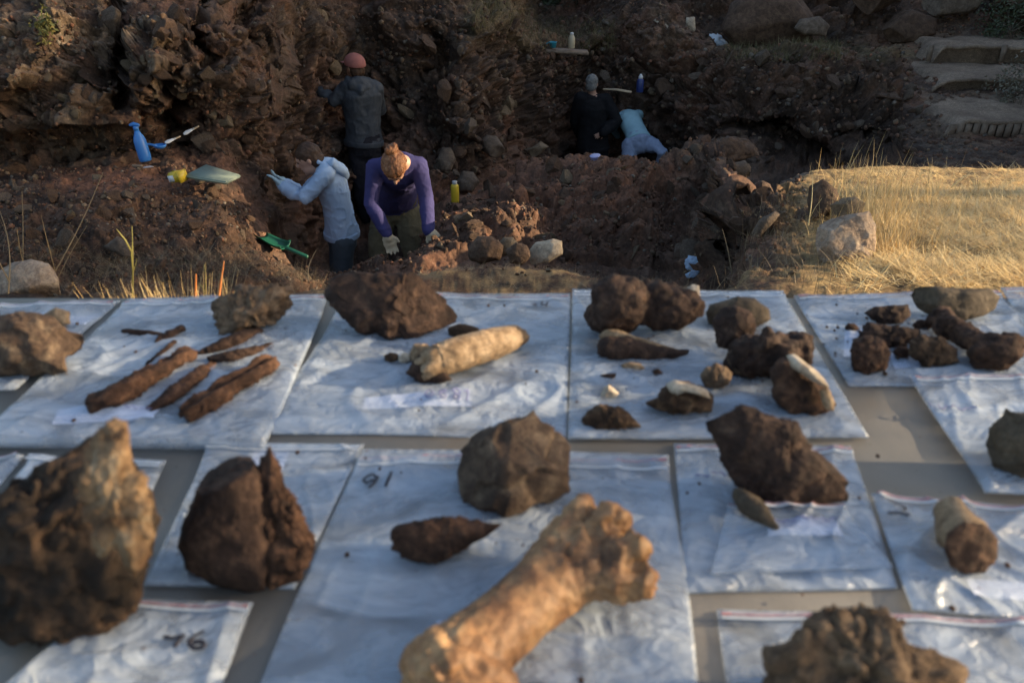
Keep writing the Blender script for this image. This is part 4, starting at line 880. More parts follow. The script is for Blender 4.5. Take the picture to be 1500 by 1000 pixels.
for i, (x0, y0, x1, y1, lb) in enumerate([(660, 212, 685, 232, 'rounded dark rock low on the wall, upper right of the yellow bottle'), (668, 250, 702, 282, 'tall brown slab just right of the yellow bottle'),
        (640, 215, 668, 252, 'large rounded dark boulder in the hollow above the yellow bottle'), (948, 128, 962, 140, 'round tan stone beside the navy bottle'), (1052, 330, 1090, 362, 'smooth dark boulder above the pale blue bag')]):
    rock('rock', lb, 'rock', ['stone_brown', 'stone_grey', 'stone_grey', 'stone_tan', 'stone_brown'][i], [(x0, (y0 + y1) / 2), (x0 + (x1 - x0) * .3, y0), (x0 + (x1 - x0) * .75, y0 + 2), (x1, (y0 + y1) / 2), (x0 + (x1 - x0) * .7, y1), (x0 + (x1 - x0) * .2, y1 - 1)], [dist_at(672, 222, 8.5) - .05, dist_at(685, 268, 6) - .1, dist_at(655, 235, 8.5) - .1, 11.25, 4.95][i], GB, sub_=4, seed=20 + i)
for i, (ol, d_, lb, mt) in enumerate([
    ([(1003, 236), (1028, 208), (1070, 199), (1104, 205), (1116, 226), (1064, 240), (1020, 246)], 7.0, 'broad dark slab on top of the rock pile right of the mound', 'stone_brown'),
    ([(1006, 268), (1040, 244), (1090, 236), (1112, 252), (1066, 272), (1016, 286)], 6.6, 'dark slab second from the top of the rock pile', 'stone_grey'),
    ([(1004, 306), (1022, 286), (1066, 270), (1108, 274), (1100, 306), (1050, 326), (1012, 326)], 6.2, 'thick dark block low in the rock pile', 'stone_brown'),
    ([(1084, 284), (1104, 262), (1128, 272), (1142, 300), (1122, 332), (1098, 318)], 5.4, 'tall reddish block at the right of the rock pile', 'stone_brown'),
    ([(1136, 292), (1146, 266), (1176, 252), (1196, 256), (1180, 276), (1158, 306)], 5.2, 'long ledge of rock along the near edge of the sunlit terrace', 'stone_grey'),
    ([(1142, 340), (1158, 312), (1184, 300), (1192, 322), (1172, 352), (1150, 360)], 3.9, 'brown rock on the slope left of the blocky pinkish rock', 'stone_brown'),
    ([(850, 300), (872, 278), (905, 284), (900, 312), (866, 320)], 6.02, 'chunky clod on the upper face of the mound', 'stone_brown'),
    ([(806, 290), (820, 272), (842, 276), (846, 300), (822, 312)], 6.1, 'smaller chunky clod left on the mound face', 'stone_brown'),
    ([(925, 350), (945, 326), (975, 334), (978, 366), (948, 378)], 5.55, 'large clod low on the right of the mound', 'stone_brown')]):
    rock('rock', lb, 'rock', mt, ol, d_, GB, sub_=5, seed=70 + i, cuts=7, amp=.07, fac=.14, power=.62)
GBB = 'boulders at the top of the far slope'
rock('boulder', 'huge brown boulder at the top right, widest of the boulders', 'boulder', 'stone_brown', [(1056, 45), (1070, 5), (1110, -20), (1180, -25), (1215, 10), (1222, 45), (1190, 66), (1120, 70), (1075, 66)], 11.75, GBB, sub_=5, seed=30, cuts=5, amp=.05)
rock('boulder', 'smaller smooth grey boulder overlapping the huge brown one', 'boulder', 'stone_grey', [(1162, 42), (1172, 28), (1200, 24), (1216, 38), (1210, 54), (1178, 52)], 11.2, GBB, sub_=4, seed=31)
rock('boulder', 'wedge-shaped boulder cut by the top edge, right of centre', 'boulder', 'stone_brown', [(1246, 0), (1262, -30), (1330, -32), (1334, -8), (1300, 10), (1270, 24)], 11.9, GBB, sub_=5, seed=32, cuts=5)
rock('boulder', 'brown boulder just left of the top of the steps', 'boulder', 'stone_brown', [(1290, 40), (1305, 18), (1335, 14), (1372, 28), (1372, 50), (1336, 64), (1302, 62)], 11.7, GBB, sub_=5, seed=33, cuts=4)
rock('boulder', 'long brown boulder above the steps', 'boulder', 'stone_grey', [(1345, 10), (1360, -30), (1440, -35), (1455, 0), (1420, 20), (1370, 24)], 12.0, GBB, sub_=5, seed=34, cuts=5)
rock('boulder', 'dark boulder in the top right corner', 'boulder', 'stone_brown', [(1450, 30), (1460, -20), (1520, -30), (1540, 20), (1510, 50), (1470, 48)], 11.9, GBB, sub_=5, seed=35, cuts=4, fac=.1)
rock('rock', 'pale upright block on the crest, left of the white bag', 'rock', 'stone_pale', [(1003, 48), (1005, 26), (1018, 25), (1019, 44), (1012, 52)], 12.0, GB, sub_=4, seed=36, cuts=3)
rock('rock', 'pale stick-shaped slab leaning on the crest', 'rock', 'stone_pale', [(956, 30), (962, 27), (980, 38), (996, 52), (992, 56), (972, 42)], 11.8, GB, sub_=4, seed=37)

# stone steps at the right
st = thing('stone_steps', W(1430, 195, 8.45), 'worn earthen steps with boarded risers climbing at the right edge', 'steps')
def stepblock(name, y0, y1, ztop, zbot, xl_, xr, seed):
    nx, ny = 90, 34; xs = np.linspace(xl_, xr, nx); 
    prof = [(y0 + .02, zbot), (y0 + .01, (zbot + ztop) / 2), (y0, ztop - .05), (y0 - .03, ztop - .045), (y0 - .035, ztop - .015), (y0 - .02, ztop)] + [(y0 + (y1 - y0) * t_, ztop - .005 + .02 * t_) for t_ in np.linspace(.02, 1, ny)] + [(y1, zbot)]
    A = np.array([[(x, a, b_) for x in xs] for a, b_ in prof]); n_, m_ = A.shape[:2]; V = A.reshape(-1, 3)
    V = V + np.stack([0 * V[:, 0], fbm(V * 3, 4, seed) * .09, fbm(V * 4 + 9, 4, seed + 1) * .04], -1)
    dr = np.clip((V[:, 0] - xl_) / .35 + fbm(V * 3, 3, seed + 6) * .5, 0, 1); V[:, 2] -= (1 - dr) ** 2 * .55
    I = np.arange(n_ * m_).reshape(n_, m_); F = np.stack([I[:-1, :-1], I[:-1, 1:], I[1:, 1:], I[1:, :-1]], -1).reshape(-1, 4)
    cc = lerp(np.broadcast_to(np.array([.15, .112, .085]), V.shape), np.array([.26, .20, .15]), .45 + fbm(V * 4, 5, seed + 2)); return mk(name, V, F, M['straw_ground'], st, colors=cc)
xl = W(1376, 185, 8.45).x; xl2 = W(1350, 120, 9.8).x; xl3 = W(1348, 80, 10.7).x
stepblock('step', 8.45, 9.85, -1.47, -2.2, xl, xl + 4.5, 3)
stepblock('step', 9.8, 10.8, -1.29, -2.2, xl2, xl2 + 5, 5)
stepblock('step', 10.75, 11.5, -1.06, -2.2, xl3, xl3 + 5, 7)
M['old_wood'] = mat_simple('old_wood', (.17, .125, .09), .8, .35, 14, .6, .004)
M['wood_pale'] = mat_simple('pale_wood', (.38, .29, .19), .7, .3, 14, .5, .003)
for i in range(22):
    x = xl + .12 + i * .085
    mk('plank', *box((x, 8.405 + rs.uniform(-.006, .006), -1.585 + rs.uniform(-.006, .006)), (.07, .02, .14), bev=.004), M['old_wood'], st)
for i in range(2):
    mk('post', *box((xl3 + .12 + i * .95, 10.70, -1.15), (.06, .05, .20), bev=.006), M['old_wood'], st)
#@@
# ------------------------------------------------------------------ people
M['skin'] = mat_simple('skin', (.42, .24, .17), .55, .12, 12, .2, .002)
M['skin_dark'] = mat_simple('skin_tanned', (.26, .14, .09), .55, .12, 12, .2, .002)
M['hair_ginger'] = mat_find('ginger_hair', [(.3, (.09, .035, .018)), (.5, (.20, .085, .04)), (.7, (.34, .18, .095))], 45, bs=.8, bd=.004, rough=.5)
M['hair_brown'] = mat_find('brown_hair', [(.3, (.03, .018, .012)), (.7, (.08, .045, .03))], 40, bs=.8, bd=.004, rough=.5)
M['hair_grey'] = mat_find('grey_hair', [(.3, (.10, .10, .10)), (.7, (.26, .26, .26))], 40, bs=.8, bd=.004, rough=.6)
M['cloth_blue'] = mat_simple('light_blue_fleece', (.37, .49, .66), .9, .08, 8, .5, .01, spec=.1)
M['cloth_purple'] = mat_simple('purple_blue_fleece', (.046, .044, .125), .9, .15, 8, .5, .01, spec=.1)
M['cloth_black'] = mat_simple('black_cloth', (.012, .012, .014), .85, .2, 10, .5, .01, spec=.15)
M['cloth_jacket'] = mat_simple('charcoal_jacket', (.040, .047, .058), .7, .2, 10, .5, .01, spec=.3)
M['cloth_teal'] = mat_simple('pale_teal_knit', (.30, .48, .55), .9, .1, 10, .5, .01, spec=.1)
M['cloth_greyblue'] = mat_simple('grey_blue_leggings', (.075, .095, .115), .9, .12, 10, .4, .01, spec=.1)
M['cloth_denim'] = mat_simple('pale_blue_jeans', (.27, .33, .46), .9, .12, 14, .4, .01, spec=.1)
M['cloth_dark_denim'] = mat_simple('dark_trousers', (.020, .020, .026), .9, .2, 14, .4, .01, spec=.1)
M['cloth_khaki'] = mat_simple('khaki_trousers', (.105, .092, .058), .9, .2, 14, .5, .01, spec=.1)
M['glove_cream'] = mat_simple('cream_work_glove', (.46, .38, .26), .85, .12, 40, .4, .003, spec=.15)
M['glove_blue'] = mat_simple('pale_blue_glove', (.30, .42, .48), .6, .1, 40, .3, .003)
M['cap_red'] = mat_simple('faded_red_cap', (.30, .12, .105), .85, .12, 20, .4, .004, spec=.15)
M['boot'] = mat_simple('brown_boot', (.06, .042, .03), .8, .2, 30, .4, .003)
M['eye'] = mat_simple('dark_eye', (.02, .015, .012), .2, 0, 10, 0)
def V3(*a): return Vector(a)
def hand(wr, dr, side, sc=1.0, curl=.3, spread=.25, thumb=1, fat=1.0):
    """palm, four unequal bent fingers and a thumb from the side of the palm"""
    d = dr.normalized(); s_ = (side - d * side.dot(d)).normalized(); nrm = d.cross(s_) * thumb
    out = [chain([wr, wr + d * .03 * sc, wr + d * .085 * sc], [(.026 * sc * fat, .020 * sc * fat), (.038 * sc * fat, .017 * sc * fat), (.041 * sc * fat, .014 * sc * fat)], lat=s_, n=14)]
    for i, (o_, L) in enumerate([(-.030, .072), (-.010, .082), (.011, .077), (.031, .060)]):
        b = wr + d * .080 * sc + s_ * o_ * sc; a0 = d + s_ * o_ * spread * 22
        a0.normalize(); a1 = (a0 - nrm * curl).normalized(); a2 = (a0 - nrm * curl * 2.2).normalized()
        p1 = b + a0 * L * .45 * sc; p2 = p1 + a1 * L * .32 * sc; p3 = p2 + a2 * L * .23 * sc
        out.append(chain([b - a0 * .02, b, p1, p2, p3], [.0095 * sc * fat, .0095 * sc * fat, .0088 * sc * fat, .008 * sc * fat, .007 * sc * fat], n=10))
    tb_ = wr + d * .03 * sc - s_ * .030 * sc * thumb; td = (d * .7 - s_ * .9 * thumb - nrm * .2).normalized()
    out.append(chain([tb_, tb_ + td * .035 * sc, tb_ + (td + d * .4).normalized() * .062 * sc], [.012 * sc * fat, .0105 * sc * fat, .009 * sc * fat], n=10))
    return out
def person(label, J, garments, hair=None, hat=None, sc=1.0, face=None, up=None, skin='skin', curl=.3, vox=.009, group='people digging in the pit', hands_fat=1.0, extra=None, hd=None):
    """J joints: pelvis spine chest neck head, shL shR elL elR wrL wrR haL haR (hand directions), hipL hipR knL knR anL anR"""
    base = Vector((J['pelvis'].x, J['pelvis'].y, min(J['anL'].z, J['anR'].z) - .08))
    t = thing('person', base, label, 'person', group)
    lat = (J['shR'] - J['shL']).normalized(); plat = (J['hipR'] - J['hipL']).normalized()
    face = face.normalized(); up = (up - face * up.dot(face)).normalized(); hs = face.cross(up)
    Hd = J['head']; HR = np.array([[hs.x, face.x, up.x], [hs.y, face.y, up.y], [hs.z, face.z, up.z]])
    def hp(a, b_, c): return Hd + hs * a + face * b_ + up * c
    head = [ell(Hd + up * .02, (.076, .094, .100), HR), ell(hp(0, .018, -.055), (.058, .070, .062), HR), ell(hp(0, .100, -.012), (.013, .020, .022), HR), ell(hp(0, .078, -.045), (.026, .016, .010), HR),
            ell(hp(.078, -.008, -.005), (.010, .015, .024), HR), ell(hp(-.078, -.008, -.005), (.010, .015, .024), HR), ell(hp(0, .062, -.092), (.026, .022, .018), HR), ell(hp(0, .082, .032), (.050, .014, .012), HR)]
    def torso(e, cp=True): return [chain([J['pelvis'], J['spine'], J['chest'], J['neck'].lerp(J['chest'], .35)], [(.160 * sc + e, .115 * sc + e), (.135 * sc + e, .100 * sc + e), (.160 * sc + e, .112 * sc + e), (.11 * sc + e, .075 * sc + e)], lat=lat, n=24, cap=cp),
                          chain([J['shL'], J['neck'].lerp(J['chest'], .45), J['shR']], [.052 * sc + e * .8, .062 * sc + e * .6, .052 * sc + e * .8], n=18)]
    def arm(s_, e, e2): return chain([J['sh' + s_], J['sh' + s_].lerp(J['el' + s_], .5), J['el' + s_], J['el' + s_].lerp(J['wr' + s_], .4), J['wr' + s_]], [.050 * sc + e, .045 * sc + e, .038 * sc + e, .036 * sc + e, .026 * sc + e2], n=18)
    def leg(s_, e, e2, end=1.0):
        k, a = J['kn' + s_], J['an' + s_]; h = J['hip' + s_]
        return chain([h, h.lerp(k, .45), k, k.lerp(a, .35), k.lerp(a, end)], [.088 * sc + e, .078 * sc + e, .056 * sc + e, .054 * sc + e, .036 * sc + e2], n=18)
    def foot(s_, e): 
        a = J['an' + s_]; fd = Vector((face.x, face.y, 0)) if abs(face.z) < .9 else Vector((0, -1, 0)); fd.normalize()
        return chain([a + Vector((0, 0, -.045)) - fd * .04, a + Vector((0, 0, -.05)) + fd * .08, a + Vector((0, 0, -.06)) + fd * .16], [(.036 + e, .034 + e), (.042 + e, .030 + e), (.036 + e, .018 + e)], lat=Vector((fd.y, -fd.x, 0)), n=16)
    body = head + [chain([J['neck'].lerp(J['chest'], .3), J['neck'], hp(0, -.01, -.06)], [.062 * sc, .054, .052], n=16)] + torso(0) + [arm('L', 0, 0), arm('R', 0, 0), leg('L', 0, 0), leg('R', 0, 0), foot('L', 0), foot('R', 0)]
    hands = {}
    for s_ in 'LR':
        dr, sd_ = J['ha' + s_]; hands[s_] = lambda fat=1.0, s_=s_, dr=dr, sd_=sd_: hand(J['wr' + s_], dr, sd_, .92, curl, .25, 1 if s_ == 'L' else -1, fat)
        body += hands[s_]()
    V, F, N = fuse(body, vox * .72, 3)
    mk('body', V, F, M[skin], t)
    for a in (-.032, .032): mk('eye', *ell(hp(a, .086, .010), (.012, .006, .007), HR, 2), M['eye'], t)
    mk('mouth', *ell(hp(0, .093, -.048), (.022, .004, .004), HR, 2), M['mouth'], t)
    def cloth(name, parts, mat, fold=.010, seed=0, freq=7):
        V, F, N = fuse(parts, vox, 5)
        A = V * np.array([1, 1, .55]); q = fbm(A * freq, 3, seed + 31); q2 = 1 - np.abs(fbm(V * freq * 1.6 + 7, 3, seed + 41)) * 3
        V = V + N * (q * fold * 1.9 + np.clip(q2, 0, 1) ** 3 * fold * .7)[:, None]
        return mk(name, V, F, M[mat], t)
    for g in garments:
        k = g[0]
        if k == 'top':
            e = g[3]; ps = torso(e, False) + [arm('L', e * .85, e * .8), arm('R', e * .85, e * .8)] + [chain([J['pelvis'] + (J['spine'] - J['pelvis']) * .2, J['pelvis'] - (J['spine'] - J['pelvis']).normalized() * g[4]], [(.155 * sc + e, .115 * sc + e), (.160 * sc + e * 1.1, .125 * sc + e * 1.1)], lat=plat, n=22, cap=False)]
            ps += [chain([J['wr' + s_].lerp(J['el' + s_], .16), J['wr' + s_].lerp(J['el' + s_], .02)], [.030 * sc + e, .028 * sc + e * .6], n=14) for s_ in 'LR']
            if len(g) > 5 and g[5]:      # hood hanging on the back
                b_ = J['neck']; bk = g[5]; dn = (J['chest'] - b_).normalized(); ps += [chain([b_ + lat * .10 + bk * .03 + dn * .02, b_ + lat * .06 + bk * .10 + dn * .07, b_ + bk * .125 + dn * .10, b_ - lat * .06 + bk * .10 + dn * .07, b_ - lat * .10 + bk * .03 + dn * .02], [.034, .046, .052, .046, .034], n=16), ell(b_ + bk * .05 + dn * .03, (.09, .09, .055))]
            cloth(g[1], ps, g[2], .011 if e > .02 else .006, len(label))
            c_ = J['pelvis'] - (J['spine'] - J['pelvis']).normalized() * (g[4] * .8)
            mk('waistband', *fuse([chain([c_ + (J['spine'] - J['pelvis']).normalized() * .025, c_ - (J['spine'] - J['pelvis']).normalized() * .03], [(.163 * sc + e * 1.12, .128 * sc + e * 1.12)] * 2, lat=plat, n=22, cap=False)], .009, 3)[:2], M[g[2]], t)
        if k == 'legs':
            e = g[3]; ps = [chain([J['pelvis'] + (J['spine'] - J['pelvis']) * .25, J['pelvis'], J['hipL'].lerp(J['hipR'], .5)], [(.145 * sc + e, .108 * sc + e), (.162 * sc + e, .120 * sc + e), (.150 * sc + e, .115 * sc + e)], lat=plat, n=22), leg('L', e, e * 1.4, .96), leg('R', e, e * 1.4, .96)]
            cloth(g[1], ps, g[2], .010 if e > .015 else .004, len(label) + 3, 9)
        if k == 'gloves':
            for s_ in g[3]:
                V, F, N = fuse(hands[s_](1.28) + [chain([J['wr' + s_].lerp(J['el' + s_], .12), J['wr' + s_], J['wr' + s_] + J['ha' + s_][0].normalized() * .03], [.034, .031, .034], n=14)], .0062, 2); mk('glove', V, F, M[g[2]], t)
    for s_ in 'LR':
        V, F, N = fuse([foot(s_, .014), chain([J['an' + s_] + Vector((0, 0, .08)), J['an' + s_] + Vector((0, 0, -.04))], [.052, .050], n=14)], .009, 3); mk('boot', V, F, M['boot'], t)
    if hair:
        hm, kind = hair
        ps = [ell(hp(0, -.010, .036), (.084, .100, .094), HR), ell(hp(0, -.045, -.02), (.078, .066, .075), HR)]
        if kind == 'bun': ps += [ell(hp(0, -.085, .100), (.042, .040, .042), HR), ell(hp(.02, -.075, .125), (.025, .025, .025), HR), ell(hp(-.02, -.11, .11), (.022, .022, .022), HR), ell(hp(0, .03, .075), (.072, .065, .05), HR)]
        V, F, N = fuse(ps, .007, 3)
        if kind == 'bun': V = V + N * (fbm(V * np.array([110, 60, 30]), 4, 7, .65) * .013)[:, None]
        else: V = V + N * (fbm(V * 60, 3, 7) * .008)[:, None]
        loc = (V - np.array(Hd)); fy = loc @ np.array(face); uz = loc @ np.array(up)
        V = np.where(((fy > .062) & (uz < .040))[:, None], V - np.outer(np.maximum(fy - .062, 0), np.array(face)) * 1.0 , V)
        mk('hair', V, F, M[hm], t)
    if hat:
        ps = [ell(hp(0, -.012, .044), (.097, .118, .096), HR)]
        V, F, N = fuse(ps, .007, 2); uz = (V - np.array(Hd)) @ np.array(up); V = V + np.outer(np.maximum(.025 - uz, 0), np.array(up)) * .96
        cp_ = mk('cap', V, F, M[hat], t)
        mk('cap_peak', *chain([hp(0, .085, .035), hp(0, .125, .030), hp(0, .160, .020)], [(.070, .008), (.066, .007), (.045, .005)], lat=hs, n=20), M[hat], t)
    return t
M['mouth'] = mat_simple('lips', (.25, .10, .08), .5, .1, 20, 0)
up_ = Vector((0, 0, 1))
# light blue hoodie, in profile, reaching to the wall at the left
J = dict(pelvis=W(500, 338, 6.0), spine=W(495, 300, 6.0), chest=W(484, 262, 6.0), neck=W(468, 241, 5.98), head=W(453, 233, 5.96),
         shL=W(479, 256, 5.84), shR=W(477, 254, 6.16), elL=W(444, 291, 5.78), elR=W(446, 284, 6.2), wrL=W(415, 274, 5.88), wrR=W(418, 268, 6.2),
         hipL=W(503, 352, 5.91), hipR=W(500, 351, 6.09), knL=W(500, 425, 5.9), knR=W(494, 422, 6.12), anL=Vector((-1.35, 5.92, -2.68)), anR=Vector((-1.38, 6.14, -2.68)))
J['haL'] = (V3(-.75, .1, .75), V3(.3, -.9, .2)); J['haR'] = (V3(-.8, .1, .6), V3(.3, -.9, .2))
pA = person('person in a pale blue hooded sweatshirt and grey-blue leggings, reaching to the wall', J,
       [('legs', 'leggings', 'cloth_greyblue', .012), ('top', 'hooded_sweatshirt', 'cloth_blue', .022, .025, Vector((.85, 0, .35))), ('gloves', 'gloves', 'glove_blue', 'LR')],
       hair=('hair_brown', 'short'), face=V3(-.93, -.12, -.38), up=V3(-.3, 0, .95), sc=.95)
V, F, N = fuse([chain([W(467, 238, 5.88), W(486, 237, 5.88), W(502, 250, 5.95), W(505, 258, 6.0), W(501, 250, 6.06), W(485, 237, 6.12), W(467, 238, 6.12)], [.024, .036, .038, .040, .038, .036, .024], n=16)], .008, 4)
V += N * (fbm(V * 14, 3, 3) * .014)[:, None]; mk('hood', V, F, M['cloth_blue'], pA)
# purple fleece, bending towards us over the ground
J = dict(pelvis=W(579, 296, 5.95), spine=W(582, 268, 5.68), chest=W(584, 247, 5.42), neck=W(580, 236, 5.28), head=W(578, 244, 5.12),
         shL=W(549, 246, 5.36), shR=W(613, 242, 5.38), elL=W(543, 298, 5.28), elR=W(624, 292, 5.30), wrL=W(567, 343, 5.16), wrR=W(628, 338, 5.12),
         hipL=W(564, 308, 5.95), hipR=W(596, 308, 5.95), knL=W(555, 378, 5.76), knR=W(606, 378, 5.76), anL=Vector((-1.02, 5.86, -2.42)), anR=Vector((-.78, 5.86, -2.42)))
J['haL'] = (V3(.25, -.15, -.95), V3(-1, -.2, -.1)); J['haR'] = (V3(.55, -.35, -.62), V3(-.8, -.2, -.6))
person('person with a ginger bun, purple fleece and khaki trousers, bending to dig', J,
       [('legs', 'trousers', 'cloth_khaki', .022), ('top', 'fleece', 'cloth_purple', .019, -.03, None), ('gloves', 'gloves', 'glove_cream', 'LR')],
       hair=('hair_ginger', 'bun'), face=V3(.05, -.50, -.95), up=V3(.02, -.90, .45), sc=.95, curl=.35)
# charcoal jacket and red cap, back turned, picking at the wall
J = dict(pelvis=W(533, 208, 8.0), spine=W(532, 175, 8.0), chest=W(530, 140, 8.0), neck=W(524, 114, 8.02), head=W(519, 99, 8.02),
         shL=W(512, 127, 7.96), shR=W(550, 131, 8.05), elL=W(488, 148, 7.95), elR=W(557, 163, 8.22), wrL=W(469, 134, 8.05), wrR=W(542, 158, 8.42),
         hipL=W(525, 216, 8.0), hipR=W(542, 216, 8.0), knL=W(528, 275, 7.95), knR=W(546, 272, 8.05), anL=Vector((-1.55, 7.98, -2.42)), anR=Vector((-1.38, 8.1, -2.42)))
J['haL'] = (V3(-.35, .35, .75), V3(.9, -.1, .2)); J['haR'] = (V3(-.4, .8, .3), V3(.7, .3, 0))
person('person in a faded red cap and charcoal hooded jacket, back turned, picking at the wall', J,
       [('legs', 'trousers', 'cloth_dark_denim', .022), ('top', 'hooded_jacket', 'cloth_jacket', .032, .0, Vector((.15, -.95, 0)))],
       hair=('hair_brown', 'short'), hat='cap_red', face=V3(-.75, .62, .12), up=V3(-.05, 0, 1), sc=1.04, vox=.011, skin='skin_dark')
# black clothes, grey hair, far back
J = dict(pelvis=W(869, 212, 11.0), spine=W(868, 185, 11.0), chest=W(869, 158, 11.0), neck=W(868, 138, 11.0), head=W(867, 123, 11.0),
         shL=W(851, 145, 11.0), shR=W(888, 147, 10.98), elL=W(843, 178, 11.1), elR=W(903, 178, 10.92), wrL=W(852, 200, 11.3), wrR=W(884, 194, 10.78),
         hipL=W(860, 218, 11.0), hipR=W(878, 218, 11.0), knL=W(860, 255, 10.95), knR=W(880, 255, 10.95), anL=Vector((1.12, 11.0, -3.15)), anR=Vector((1.3, 11.0, -3.15)))
J['haL'] = (V3(.2, .5, -.5), V3(1, 0, 0)); J['haR'] = (V3(-.8, -.1, -.45), V3(.3, 0, -.9))
person('grey-haired person dressed all in black, standing far back with one hand behind', J,
       [('legs', 'trousers', 'cloth_black', .03), ('top', 'black_jacket', 'cloth_black', .05, .06, None)], hair=('hair_grey', 'short'), face=V3(.25, .95, 0), up=up_, sc=1.08, vox=.014)
# teal top, bending away
J = dict(pelvis=W(936, 207, 10.75), spine=W(930, 190, 10.98), chest=W(921, 174, 11.15), neck=W(914, 166, 11.32), head=W(909, 162, 11.45),
         shL=W(906, 172, 11.18), shR=W(936, 167, 11.22), elL=W(898, 190, 11.4), elR=W(950, 176, 11.45), wrL=W(905, 200, 11.55), wrR=W(944, 186, 11.62),
         hipL=W(922, 212, 10.75), hipR=W(950, 210, 10.75), knL=W(920, 250, 10.6), knR=W(970, 222, 10.52), anL=Vector((1.72, 10.8, -3.15)), anR=Vector((2.1, 10.9, -3.1)))
J['haL'] = (V3(.1, .6, -.6), V3(1, 0, 0)); J['haR'] = (V3(0, .6, -.6), V3(1, 0, 0))
person('person in a pale teal top and pale jeans, bending away beside the one in black', J,
       [('legs', 'jeans', 'cloth_denim', .018), ('top', 'knit_top', 'cloth_teal', .014, -.02, None)], hair=('hair_brown', 'short'), face=V3(-.2, .7, -.6), up=V3(-.2, .6, .6), sc=1.0, vox=.013)

# ------------------------------------------------------------------ tools and litter
def plastic(n_, c, r=.35): M[n_] = mat_simple(n_, c, r, .06, 12, .05, .001)
plastic('blue_plastic', (.035, .17, .50)); plastic('yellow_plastic', (.60, .42, .03)); plastic('green_plastic', (.008, .075, .042)); plastic('teal_plastic', (.02, .26, .36)); plastic('navy_plastic', (.02, .04, .16)); plastic('white_plastic', (.62, .64, .66)); plastic('lilac_plastic', (.34, .35, .58)); plastic('cream_plastic', (.50, .43, .30)); plastic('grey_metal', (.35, .36, .37), .3)
M['pad'] = mat_simple('grey_green_foam', (.20, .245, .20), .85, .12, 30, .4, .003)
def cylb(prof, px, py, axis=(0, 0, 1), d=None, kmin=3):
    P = surf(px, py, kmin)[0] if d is None else W(px, py, d); return P
P = W(214, 236, 5.45)
t = thing('spray_bottle', P, 'blue bottle with a slanting neck standing on the left ledge', 'bottle')
ax = Vector((-.10, .03, 1)).normalized()
mk('bottle', *lathe([(.034, 0), (.040, .006), (.042, .03), (.042, .14), (.036, .165), (.022, .195), (.015, .215)], P, 28, ax), M['blue_plastic'], t)
h = P + ax * .215; mk('collar', *lathe([(.018, 0), (.018, .025), (.013, .028)], h, 20, ax), M['blue_plastic'], t)
mk('spray_head', *chain([h + Vector((.02, 0, .035)), h + Vector((-.01, 0, .042)), h + Vector((-.035, 0, .035))], [(.010, .011), (.011, .014), (.009, .010)], lat=(0, 1, 0), n=14), M['blue_plastic'], t)
P = W(235, 217, 5.6)
t = thing('hand_scoop', P, 'blue hand scoop beside the blue bottle', 'scoop')
v, f = ell((0, 0, 0), (.045, .04, .026), None, 3); v[:, 2] = np.where(v[:, 2] > .006, .006 - (v[:, 2] - .006) * .8, v[:, 2]); mk('scoop', v + np.array(P) + [0, 0, .02], f, M['blue_plastic'], t)
mk('handle', *chain([P + Vector((-.03, -.01, .02)), P + Vector((-.06, -.01, .028)), P + Vector((-.085, -.01, .03))], [.010, .008, .009], n=12), M['blue_plastic'], t)
for (a, b_, c, d_, dd, lb) in [(243, 209, 264, 200, 5.62, 'white-handled brush with a wooden tip, touching the blue scoop'), (270, 196, 291, 185, 5.85, 'white-handled brush lying highest up the slope, right of the scoop')]:
    A, B = W(a, b_, dd), W(c, d_, dd + .05); t = thing('paintbrush', A, lb, 'brush'); mid = A.lerp(B, .52)
    mk('handle', *chain([A, A.lerp(mid, .3), mid], [(.012, .008), (.018, .010), (.010, .007)], n=14), M['white_plastic'], t)
    mk('ferrule', *chain([mid, A.lerp(B, .66)], [(.008, .007), (.009, .007)], n=12), M['grey_metal'], t)
    mk('bristles', *chain([A.lerp(B, .66), B], [(.008, .006), (.007, .004)], n=12), M['wood_pale'], t)
# foam pad and yellow tub
c = [W(272, 266, 5.0), W(303, 249, 5.35), W(354, 265, 5.2), W(333, 276, 4.9)]
V = [q[:] for q in c]; top = [(Vector(q) + Vector((0, 0, .022)))[:] for q in V]
bm = bmesh.new(); vs = [bm.verts.new(q) for q in V + top]
for f_ in [(3, 2, 1, 0), (4, 5, 6, 7), (0, 1, 5, 4), (1, 2, 6, 5), (2, 3, 7, 6), (3, 0, 4, 7)]: bm.faces.new([vs[i] for i in f_])
bmesh.ops.bevel(bm, geom=bm.edges[:], offset=.007, segments=3, affect='EDGES'); bmesh.ops.recalc_face_normals(bm, faces=bm.faces)
V = np.array([q.co[:] for q in bm.verts]); F = [tuple(x.index for x in q.verts) for q in bm.faces]; bm.free(); V[:, 2] += .02 * ((V[:, 0] - V[:, 0].mean()) / .2) ** 2
V[:, 2] += .012
tag(mk('kneeling_pad', V, F, M['pad']), 'flat grey-green kneeling pad lying on the left ledge', 'kneeling pad')
P = W(260, 265, 5.0)
t = thing('plastic_tub', P, 'small yellow tub with a white label, beside the kneeling pad', 'tub')
r_ = Matrix.Rotation(-.18, 3, 'Y') @ Matrix.Rotation(-.3, 3, 'Z')
mk('tub', *box(P + Vector((0, 0, .030)), (.095, .075, .065), r_, .012), M['yellow_plastic'], t); mk('lid', *box(P + r_ @ Vector((.055, 0, .028)), (.018, .084, .072), r_, .005), M['yellow_plastic'], t)
mk('label', *box(P + r_ @ Vector((-.008, -.039, .028)), (.045, .002, .040), r_, .0005), M['white_plastic'], t)
P = surf(214, 244, 6.5, 9.6)[0] if False else W(214, 245, 5.3)
t = thing('trowel', P, 'small metal trowel lying below the blue bottle', 'trowel')
